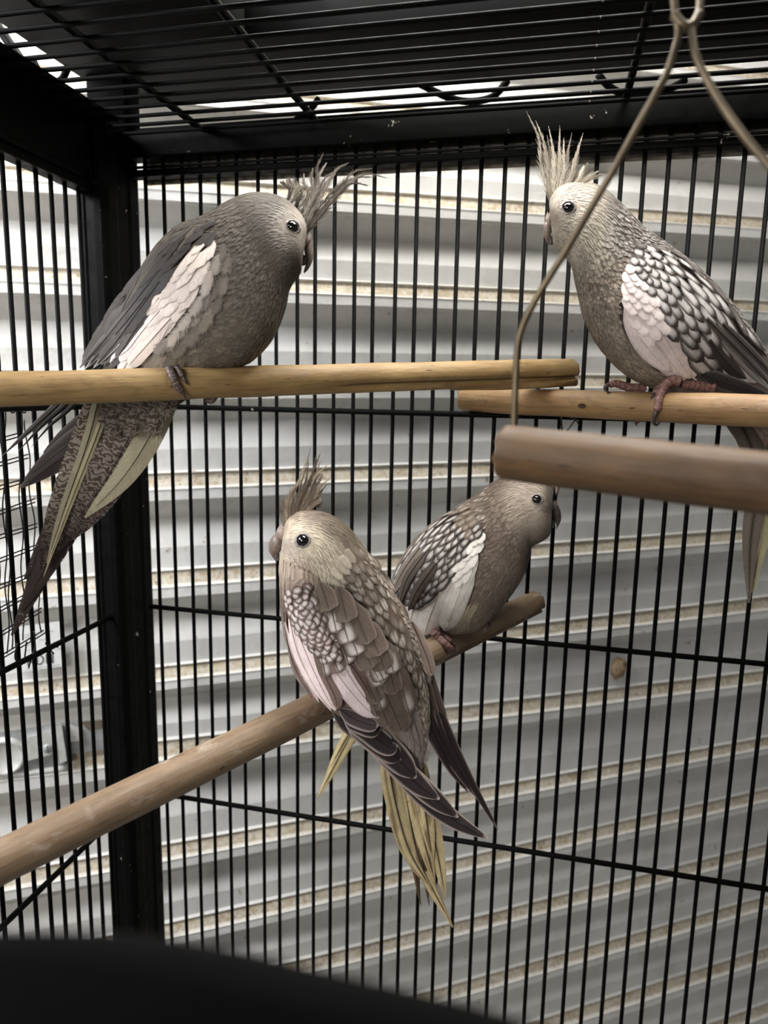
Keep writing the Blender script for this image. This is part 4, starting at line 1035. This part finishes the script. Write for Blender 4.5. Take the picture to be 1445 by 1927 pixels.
    for k, (pts, wp_) in enumerate(tl):
        dkk = k in (4, 5)
        def cf(u, v, k=k, dkk=dkk):
            c = lin(84, 66, 48) if dkk else yl
            st_ = noise.noise(Vector((u * 5 + k * 3, v * 3.2, k)))
            c = mix(c, lin(96, 78, 52), sst(.08, .30, st_) * .8)
            c = mix(c, lin(44, 40, 46), (1 - sst(.02, .20, abs(u - .05))) * .85); return c
        zb_ = b.Z0 + .010 + (0.003 if dkk else 0)
        b.quill(pts, wp_, yl, Zs=(zb_ - .0006 * k, zb_ + .004 - .0006 * k), colf=cf, name='tail_feather', n=24, m=9, shape='long', fray=.4, shaft=lin(44, 40, 44))
    b.quill([(775, 1370), (770, 1400), (780, 1440), (776, 1462)], 40, lin(120, 106, 84), Zs=(b.Z0 + .004, b.Z0 + .006), shape='round', fray=.8)
    b.eye(*EYE, 11, 1.5)
    b.loft([(527, 986, 545, 998), (520, 1000, 542, 1014), (520, 1010, 536, 1020)], 1.2, M_CERE, 'cere', -.006)
    b.loft([(521, 1003, 534, 1018), (512, 1010, 532, 1030), (506, 1024, 527, 1038), (506, 1037, 520, 1044), (511, 1046, 516, 1048), (514, 1051, 516, 1051)], 1.0, M_BEAK, 'upper_beak', -.006)
    b.loft([(514, 1042, 524, 1036), (514, 1050, 524, 1048), (518, 1056, 526, 1054)], .9, M_BEAKD, 'lower_beak', -.006)
    b.crest([[(535, 1000), (534, 935), (556, 895), (587, 828)], [(543, 992), (548, 935), (572, 890), (590, 822)], [(553, 986), (568, 928), (588, 882), (594, 836)], [(556, 972), (582, 928), (598, 892), (619, 866)],
             [(570, 968), (590, 935), (604, 915), (619, 892)], [(582, 966), (596, 948), (606, 940), (622, 933)]], 18, [lin(140, 124, 108), lin(106, 92, 79), lin(186, 170, 146), lin(122, 107, 93)], bl=.0085)
    f = b.toe
    f([(600, 1312), (590, 1306), (584, 1302)], 8, P3, M_FOOT, b.root, claw=False, Zd=.440)
    P, _ = b.hit(615, 1295, -.008); Q = Wp(600, 1314, .446); a = Acc(); a.add(*tube_geo(cat([P, (P + Q) / 2, Q], 10), np.linspace(.004, .003, 10), 10)); a.build('leg', M_FOOT, b.root)
bird_c()

# ---- farther lower bird
def bird_d():
    b = Bird('d', 'grey-brown pearled cockatiel behind the scalloped one, facing right on the lower perch under the swing', .545,
      [(1040, 946, 1037, 990), (1038, 924, 1034, 1008), (1020, 899, 1018, 1020), (976, 892, 1000, 1030), (932, 904, 996, 1050), (894, 932, 988, 1078), (852, 958, 968, 1112), (808, 988, 938, 1150),
       (772, 1025, 900, 1186), (747, 1065, 862, 1206), (732, 1110, 828, 1216), (724, 1160, 790, 1228), (716, 1210, 760, 1250), (706, 1250, 735, 1270)],
      [1.0, 1.1, 1.1, 1.0, .9, .84, .8, .8, .8, .78, .7, .6, .5, .4], [-.004, -.006, -.004, 0, .002, .004, .006, .006], (850, 1200))
    EYE = (1010, 940)
    def colf(x, y):
        c = lin(138, 124, 112)
        face = 1 - sst(34, 74, math.hypot(x - 1008, y - 950)); c = mix(c, lin(192, 178, 162), face * .85)
        c = mix(c, lin(120, 108, 100), (1 - sst(6, 20, math.hypot(x - 1036, y - 958))) * .7)
        c = mix(c, lin(104, 92, 82), sst(.05, .4, nse(x, y, .04, 5)) * (1 - face) * .6)
        neck = 1 - sst(0, 46, abs((x - 930) + (y - 1000) * -.2)); c = mix(c, lin(108, 94, 82), neck * .6 * (1 - sst(1000, 1060, y)))
        c = mix(c, lin(176, 162, 144), sst(1120, 1190, y) * .7)
        return c, mix(c, lin(82, 70, 60), .24)
    b.body(colf)
    wing = [(905, 1000), (880, 955), (800, 1000), (735, 1090), (735, 1200), (800, 1195), (845, 1185), (880, 1100)]
    def skip(x, y, z): return near(x, y, EYE, 12) or inpoly(x, y, wing) or (x > 1040 and 950 < y < 996)
    def size(v):
        if v < .18: return (.0070, .0011, .95, .95)
        if v < .36: return (.0085, .0034, .9, .9)
        return (.011, .0040, 1.0, .85)
    def pf(x, y):
        if x < 930 and y < 985 and rng.rand() < .35: return lin(186, 178, 168)
        return None
    b.plumage(colf, size, skip, pearlf=pf)
    D = [(884, 948), (838, 966), (796, 1000), (762, 1040), (738, 1085), (730, 1130)]
    V = [(915, 1010), (898, 1045), (880, 1085), (860, 1120), (830, 1150), (795, 1165)]
    dk = lin(62, 54, 48); pl = lin(186, 180, 176); wt = lin(236, 230, 222)
    def wc(s_, t, x, y):
        if t > .80 - .12 * s_ and s_ > .5: return None
        if t > .80 - .12 * s_: c = jit(wt, .04); return (lambda u, v, c=c: c), .6
        if s_ < .14 and t < .6: return pearl(jit(lin(156, 146, 134), .1), jit(lin(112, 98, 84), .08), .3, .2, .8), .7
        return pearl(jit(pl, .1), jit(dk, .1), .46, .2, .84), .35
    for pts, wp_, c in [([(820, 1060), (790, 1120), (770, 1170), (792, 1196)], 40, wt), ([(850, 1050), (828, 1110), (808, 1160), (797, 1196)], 50, wt), ([(880, 1040), (868, 1100), (850, 1150), (838, 1188)], 46, wt), ([(895, 1020), (882, 1070), (862, 1120), (842, 1170)], 30, wt)]:
        b.quill(pts, wp_, c, lift=(.003, .0042), edge=lin(200, 192, 184), shape='round', fray=.4)
    b.quill([(826, 1130), (815, 1160), (806, 1190)], 12, lin(60, 52, 50), lift=(.001, .001), shape='round')
    b.patch(D, V, [(s_, 26 + 36 * s_, 12 + 7 * s_, 0, 1) for s_ in np.linspace(0, .74, 13)], wc, lift=(.0045, .0055), m=7, n=7)
    for pts, wp_, c, e in [([(790, 1030), (755, 1080), (738, 1120)], 26, lin(120, 108, 98), lin(150, 140, 130)), ([(800, 1040), (765, 1090), (750, 1140)], 20, lin(88, 78, 70), lin(60, 52, 46)), ([(820, 1060), (785, 1110), (768, 1150)], 20, lin(80, 70, 62), lin(60, 52, 46))]:
        b.quill(pts, wp_, c, lift=(.0062, .007), edge=e, shape='long')
    # fluffy vent feathers over the perch
    def rf(s_, t, x, y):
        c = jit(lin(186, 172, 150), .12); return (lambda u, v, c=c: c), 1.1
    b.patch([(905, 1130), (885, 1165), (872, 1190)], [(850, 1150), (842, 1180), (838, 1200)], [(s_, 34, 8, 0, 1) for s_ in np.linspace(0, .8, 7)], rf, name='vent_feathers', lift=(.001, .0025), m=3, n=5)
    # wing edge of the far side and tail
    b.quill([(985, 1040), (978, 1075), (962, 1108)], 20, lin(120, 106, 96), Zs=(b.Z0 + .008, b.Z0 + .008), shape='long', fray=.6)
    for k, (pts, wp_) in enumerate([([(720, 1240), (680, 1340), (640, 1420), (597, 1503)], 26), ([(716, 1240), (672, 1350), (640, 1410), (612, 1462)], 22), ([(722, 1260), (690, 1340), (660, 1390), (640, 1418)], 26)]):
        b.quill(pts, wp_, lin(186, 170, 130), Zs=(b.Z0 + .006, b.Z0 + .012), edge=lin(150, 132, 84), name='tail_feather', shape='long', shaft=lin(96, 78, 50), n=18, fray=.35)
    b.eye(*EYE, 8.6, 1.45)
    b.loft([(1045, 940, 1034, 950), (1049, 948, 1036, 958), (1050, 953, 1038, 961)], 1.3, M_CERE, 'cere', -.004)
    b.loft([(1049, 949, 1037, 958), (1054, 959, 1038, 968), (1056, 970, 1041, 976), (1055, 981, 1046, 984), (1050, 991, 1047, 991), (1047, 996, 1046, 995)], 1.05, M_BEAKD, 'upper_beak', -.004)
    b.loft([(1046, 980, 1036, 978), (1044, 988, 1036, 988), (1041, 994, 1036, 993)], .9, M_BEAKD, 'lower_beak', -.004)
    b.crest([[(1049, 930), (1054, 900), (1060, 850), (1060, 798)], [(1038, 918), (1040, 890), (1040, 850), (1037, 796)], [(1018, 906), (1010, 888), (1000, 868), (990, 852)], [(1002, 902), (990, 892), (980, 884), (968, 880)], [(990, 899), (978, 894), (966, 891), (954, 892)]], 22, [lin(160, 146, 132), lin(122, 108, 98), lin(184, 170, 154)], Zoff=.002, bl=.0088)
    f = b.toe
    f([(815, 1188), (828, 1202), (842, 1216), (850, 1222)], 7, P3, M_FOOT, b.root, clawpts=[(856, 1226, 0), (861, 1232, 0)])
    f([(822, 1184), (834, 1196), (848, 1208)], 6, P3, M_FOOT, b.root, clawpts=[(854, 1214, 0), (858, 1222, 0)])
    f([(912, 1160), (917, 1164), (919, 1170)], 6, P3, M_FOOT, b.root, clawpts=[(921, 1178, 0), (918, 1184, 0)])
    P, _ = b.hit(822, 1180, -.008); Q = Wp(822, 1196, .520); a = Acc(); a.add(*tube_geo(cat([P, (P + Q) / 2, Q], 10), np.linspace(.004, .003, 10), 10)); a.build('leg', M_FOOT, b.root)
bird_d()

# ------------------------------------------------------------------ wire mesh patch tied to the left panel
mp = thing('wire_mesh_patch', tuple(onplane(20, 1000, 0, XL - .004)), 'dark double-wire mesh patch tied outside the left cage bars', 'mesh')
def onside(x, y, off=0.0): return onplane(x, y, 0, XL - .0052 - off)
rung = [((0, 823), (35, 815)), ((0, 868), (53, 855)), ((0, 912), (50, 900)), ((0, 960), (66, 938)), ((0, 1005), (70, 985)), ((0, 1050), (66, 1026)), ((0, 1100), (66, 1075)), ((0, 1145), (76, 1103)), ((0, 1193), (78, 1144)), ((0, 1237), (82, 1186))]
for i, (p, q) in enumerate(rung):
    for dy in (0, 7):
        p0 = onside(p[0] - 14, p[1] + dy + 6); p1 = onside(q[0], q[1] + dy)
        P = [p0, p0 * .5 + p1 * .5, p1]
        if i == 9 and dy: P.append(onside(q[0] + 3, q[1] - 4 + dy))
        a = Acc(); a.add(*tube_geo(cat(P, 8), .00055, 6)); a.build('mesh_wire', M_MESH, mp)
for (x0, x1, ya, yb) in ((2, 16, 760, 1230), (7, 22, 762, 1222), (34, 46, 755, 1205), (38, 56, 770, 1206), (48, 78, 790, 1190), (-12, 2, 770, 1240)):
    P = []
    for k in range(24):
        t = k / 23; P.append(onside(x0 + (x1 - x0) * t + 3 * math.sin(t * 21 + x0), ya + (yb - ya) * t, .0009))
    a = Acc(); a.add(*tube_geo(cat(P, 70), .00055, 6)); a.build('mesh_wire', M_MESH, mp)
for x in (3, 24, 45):
    a = Acc(); P = [onside(x + 5 * math.cos(t), 768 + 9 * math.sin(t)) + np.array([(.006 if math.sin(t) < 0 else .0), 0, 0]) for t in np.linspace(0, 6.0, 16)]
    a.add(*tube_geo(P, .0006, 6)); a.build('wire_tie', M_MESH, mp)
for pts in ([(44, 1185), (46, 1215), (38, 1240), (34, 1255)], [(66, 1208), (75, 1220), (82, 1228)], [(62, 1224), (76, 1214), (90, 1216)], [(12, 1208), (8, 1235), (18, 1250)], [(30, 1205), (26, 1240)]):
    a = Acc(); a.add(*tube_geo(cat([onside(x, y) + np.array([.0095, 0, 0]) for x, y in pts], 14), .0006, 6)); a.build('wire_tie', M_MESH, mp)
# twisted tie wire behind the right perch
tw = thing('tie_wire', tuple(onplane(1080, 792, 1, YB - .006)), 'thin black tie wire crossed over a back bar below the orange-brown perch', 'wire')
for pts in ([(1090, 800), (1084, 792), (1070, 784)], [(1066, 812), (1078, 796), (1086, 784)], [(1056, 785), (1058, 812)]):
    a = Acc(); a.add(*tube_geo(cat([onplane(x, y, 1, YB - .0066) for x, y in pts], 8), .0006, 6)); a.build('strand', M_MESH, tw)

# ------------------------------------------------------------------ label and bolt on the wall
def wp3(x, y, off): return onwall(x, y, off)
lab = thing('paper_label', tuple(wp3(85, 1225, .010)), 'white printed paper label stuck on the corrugated wall, partly behind the left bars', 'label')
a = Acc(); n = 12; V = []
for i in range(n + 1):
    for j in (0, 1):
        x = 10 + (118 - 10) * i / n; y = (1176 if j == 0 else 1262) - (x - 60) * .14
        V.append(wp3(x, y, .0135))
for i in range(n + 1):
    for j in (0, 1):
        x = 10 + (118 - 10) * i / n; y = (1176 if j == 0 else 1262) - (x - 60) * .14
        V.append(wp3(x, y, .0128))
a.add(V, [(2 * i, 2 * i + 1, 2 * i + 3, 2 * i + 2) for i in range(n)] + [(2 * n + 2 + 2 * i + 1, 2 * n + 2 + 2 * i, 2 * n + 4 + 2 * i, 2 * n + 5 + 2 * i) for i in range(n)] + [(0, 1, 2 * n + 3, 2 * n + 2)])
a.build('sheet', M_PAPER, lab, smooth=False)
def stroke(pts, wpx, name, mat):
    P = [wp3(x, y, .0139) for x, y in pts]; a = Acc(); h = wpx * .75 / F * .5
    for p, q in zip(P, P[1:]):
        d = nz(q - p); s_ = np.cross(d, wn) * h; e = d * h * .6
        a.add([p - s_ - e, p + s_ - e, q + s_ + e, q - s_ + e], [(0, 1, 2, 3)])
    return a
ink = Acc()
def addstroke(pts, w_):
    a = stroke(pts, w_, '', None); ink.add(a.v, a.f)
addstroke([(53, 1253), (52, 1236)], 2.6); addstroke([(52, 1237), (60, 1235), (64, 1239), (60, 1244), (53, 1245)], 2.2); addstroke([(58, 1245), (65, 1252)], 2.4)
addstroke([(70, 1250), (69, 1234)], 2.6); addstroke([(69, 1234), (76, 1233), (81, 1238), (81, 1245), (76, 1250), (70, 1250)], 2.4)
addstroke([(88, 1248), (87, 1232)], 2.6); addstroke([(87, 1232), (98, 1246)], 2.6); addstroke([(99, 1247), (98, 1230)], 3.0)
ink.build('lettering', M_INK, lab, smooth=False)
pr = Acc()
for k, (y, x0, x1) in enumerate([(1193, 40, 100), (1198, 44, 70), (1213, 46, 66), (1222, 46, 62), (1206, 74, 88), (1258, 50, 112), (1262, 72, 108), (1266, 44, 80), (1214, 100, 112), (1228, 102, 114)]):
    x = x0
    while x < x1:
        l = random.uniform(3, 9); a = stroke([(x, y - (x - 60) * .14), (min(x + l, x1), y - (x + l - 60) * .14)], 1.4, '', None); pr.add(a.v, a.f); x += l + random.uniform(1, 3)
pr.build('small_print', M_INKP, lab, smooth=False, kind='stuff')

mud = thing('mud_lump', tuple(wp3(1165, 1258, .0)), 'small tan mud lump stuck on the corrugated wall right of the lower perch end', 'mud nest')
a = Acc(); V = []; c_ = wp3(1165, 1258, .004); ns = 14
for i in range(9):
    ph = math.pi * .5 * i / 8
    for k in range(ns):
        th = 2 * math.pi * k / ns; w_ = 1 + .25 * noise.noise(Vector((math.cos(th) * 2, math.sin(th) * 2, ph * 2)))
        V.append(c_ + w_ * (.0125 * math.cos(ph) * math.cos(th) * wdir + .0165 * math.cos(ph) * math.sin(th) * np.array([0, 0, 1.0])) + wn * .011 * math.sin(ph) * w_ - wn * .004)
a.add(V, [(i * ns + k, i * ns + (k + 1) % ns, (i + 1) * ns + (k + 1) % ns, (i + 1) * ns + k) for i in range(8) for k in range(ns)])
a.build('lump', mat_plain('dry_tan_mud', lin(150, 128, 100), .95, var=.35, scale=160), mud)
bolt = thing('door_bolt', tuple(wp3(70, 1420, .0)), 'painted steel sliding bolt and strike plate on the wall, low behind the left bars', 'latch')
def plate(poly, off, th, name, mat, par=bolt):
    a = Acc(); n = len(poly); V = [wp3(x, y, off + th) for x, y in poly] + [wp3(x, y, off) for x, y in poly]
    a.add(V, [tuple(range(n)), tuple(range(2 * n - 1, n - 1, -1))] + [(i, i + n, (i + 1) % n + n, (i + 1) % n) for i in range(n)])
    return a.build(name, mat, par, smooth=False)
plate([(-40, 1384), (110, 1362), (124, 1440), (-40, 1468)], .006, .003, 'back_plate', M_STEELD)
plate([(114, 1360), (205, 1352), (214, 1408), (124, 1420)], .005, .003, 'strike_plate', M_STEELD)
plate([(46, 1390), (100, 1376), (104, 1418), (52, 1432)], .009, .007, 'bolt_case', M_STEEL)
plate([(104, 1366), (116, 1364), (126, 1432), (112, 1438)], .008, .012, 'case_end', M_STEEL)
plate([(127, 1362), (148, 1368), (152, 1394), (132, 1396)], .008, .004, 'keeper', M_STEEL)
plate([(150, 1358), (190, 1355), (192, 1370), (166, 1374)], .0082, .0006, 'rust_gap', mat_plain('dull_rust', lin(104, 92, 80), .9))
P = [wp3(-60, 1448, .014), wp3(20, 1448, .014), wp3(130, 1434, .014)]
a = Acc(); a.add(*tube_geo(cat([wp3(-60, 1468, .008), wp3(30, 1458, .008), wp3(128, 1444, .008)], 12), .0042, 10)); a.build('lower_bar', M_STEEL, bolt)
a = Acc(); c = wp3(8, 1425, .012); rr = .022; V = []; ns = 28; e1 = wdir; e2 = np.array([0, 0, 1.0])
for (ra, hh) in ((1, -.006), (1, .0), (.92, .003), (.8, .003), (.74, .0015), (0.02, .0015)):
    for k in range(ns): V.append(c + rr * ra * (math.cos(2 * math.pi * k / ns) * e1 + math.sin(2 * math.pi * k / ns) * e2) + wn * hh)
a.add(V, [(i * ns + k, i * ns + (k + 1) % ns, (i + 1) * ns + (k + 1) % ns, (i + 1) * ns + k) for i in range(5) for k in range(ns)]); a.build('round_boss', M_STEEL, bolt)
sc_ = None
c = wp3(90, 1408, .0165); V = []
for (ra, hh) in ((.0052, 0), (.0052, .0012), (.0040, .0022), (.0002, .0026)):
    for k in range(16): V.append(c + ra * (math.cos(2 * math.pi * k / 16) * e1 + math.sin(2 * math.pi * k / 16) * e2) + wn * hh)
a = Acc(); a.add(V, [(i * 16 + k, i * 16 + (k + 1) % 16, (i + 1) * 16 + (k + 1) % 16, (i + 1) * 16 + k) for i in range(3) for k in range(16)]); sc_ = a.build('screw', M_STEELD, bolt)
a = Acc(); q = c + wn * .0027; a.add([q - e2 * .004 - e1 * .0005, q - e2 * .004 + e1 * .0005, q + e2 * .004 + e1 * .0005, q + e2 * .004 - e1 * .0005], [(0, 1, 2, 3)]); a.build('slot', M_INK, sc_)

# ------------------------------------------------------------------ black feeder rim right under the lens
fd = thing('feeder_hood', tuple(Wp(300, 2300, .075)), 'black plastic feeder hood, blurred, in the bottom left foreground', 'feeder')
edge = [(-700, 1790), (-260, 1800), (0, 1800), (280, 1838), (520, 1895), (760, 1950), (980, 2010), (1180, 2085), (1400, 2220)]
a = Acc(); top = cat([Wp(x, y, .070) for x, y in edge], 40)
V = []; dwn = np.array([0, 0, -.055]); fw = np.array([0, .018, 0])
for p in top:
    V += [p, p + fw * .3 - np.array([0, 0, .0016]), p + fw - np.array([0, 0, .012]), p + fw + dwn, p + dwn]
m_ = 5; a.add(V, [(i * m_ + k, i * m_ + (k + 1) % m_, (i + 1) * m_ + (k + 1) % m_, (i + 1) * m_ + k) for i in range(39) for k in range(m_)] + [(4, 3, 2, 1, 0), tuple(39 * m_ + k for k in range(m_))])
a.build('hood', M_BLACKP, fd)
ph = top[12] + dwn
a = Acc(); a.add(*tube_geo([ph + np.array([0, .009, .002]), (ph[0], ph[1] + .009, .25)], .004, 8)); a.build('stand_rod', M_CAGE, fd)
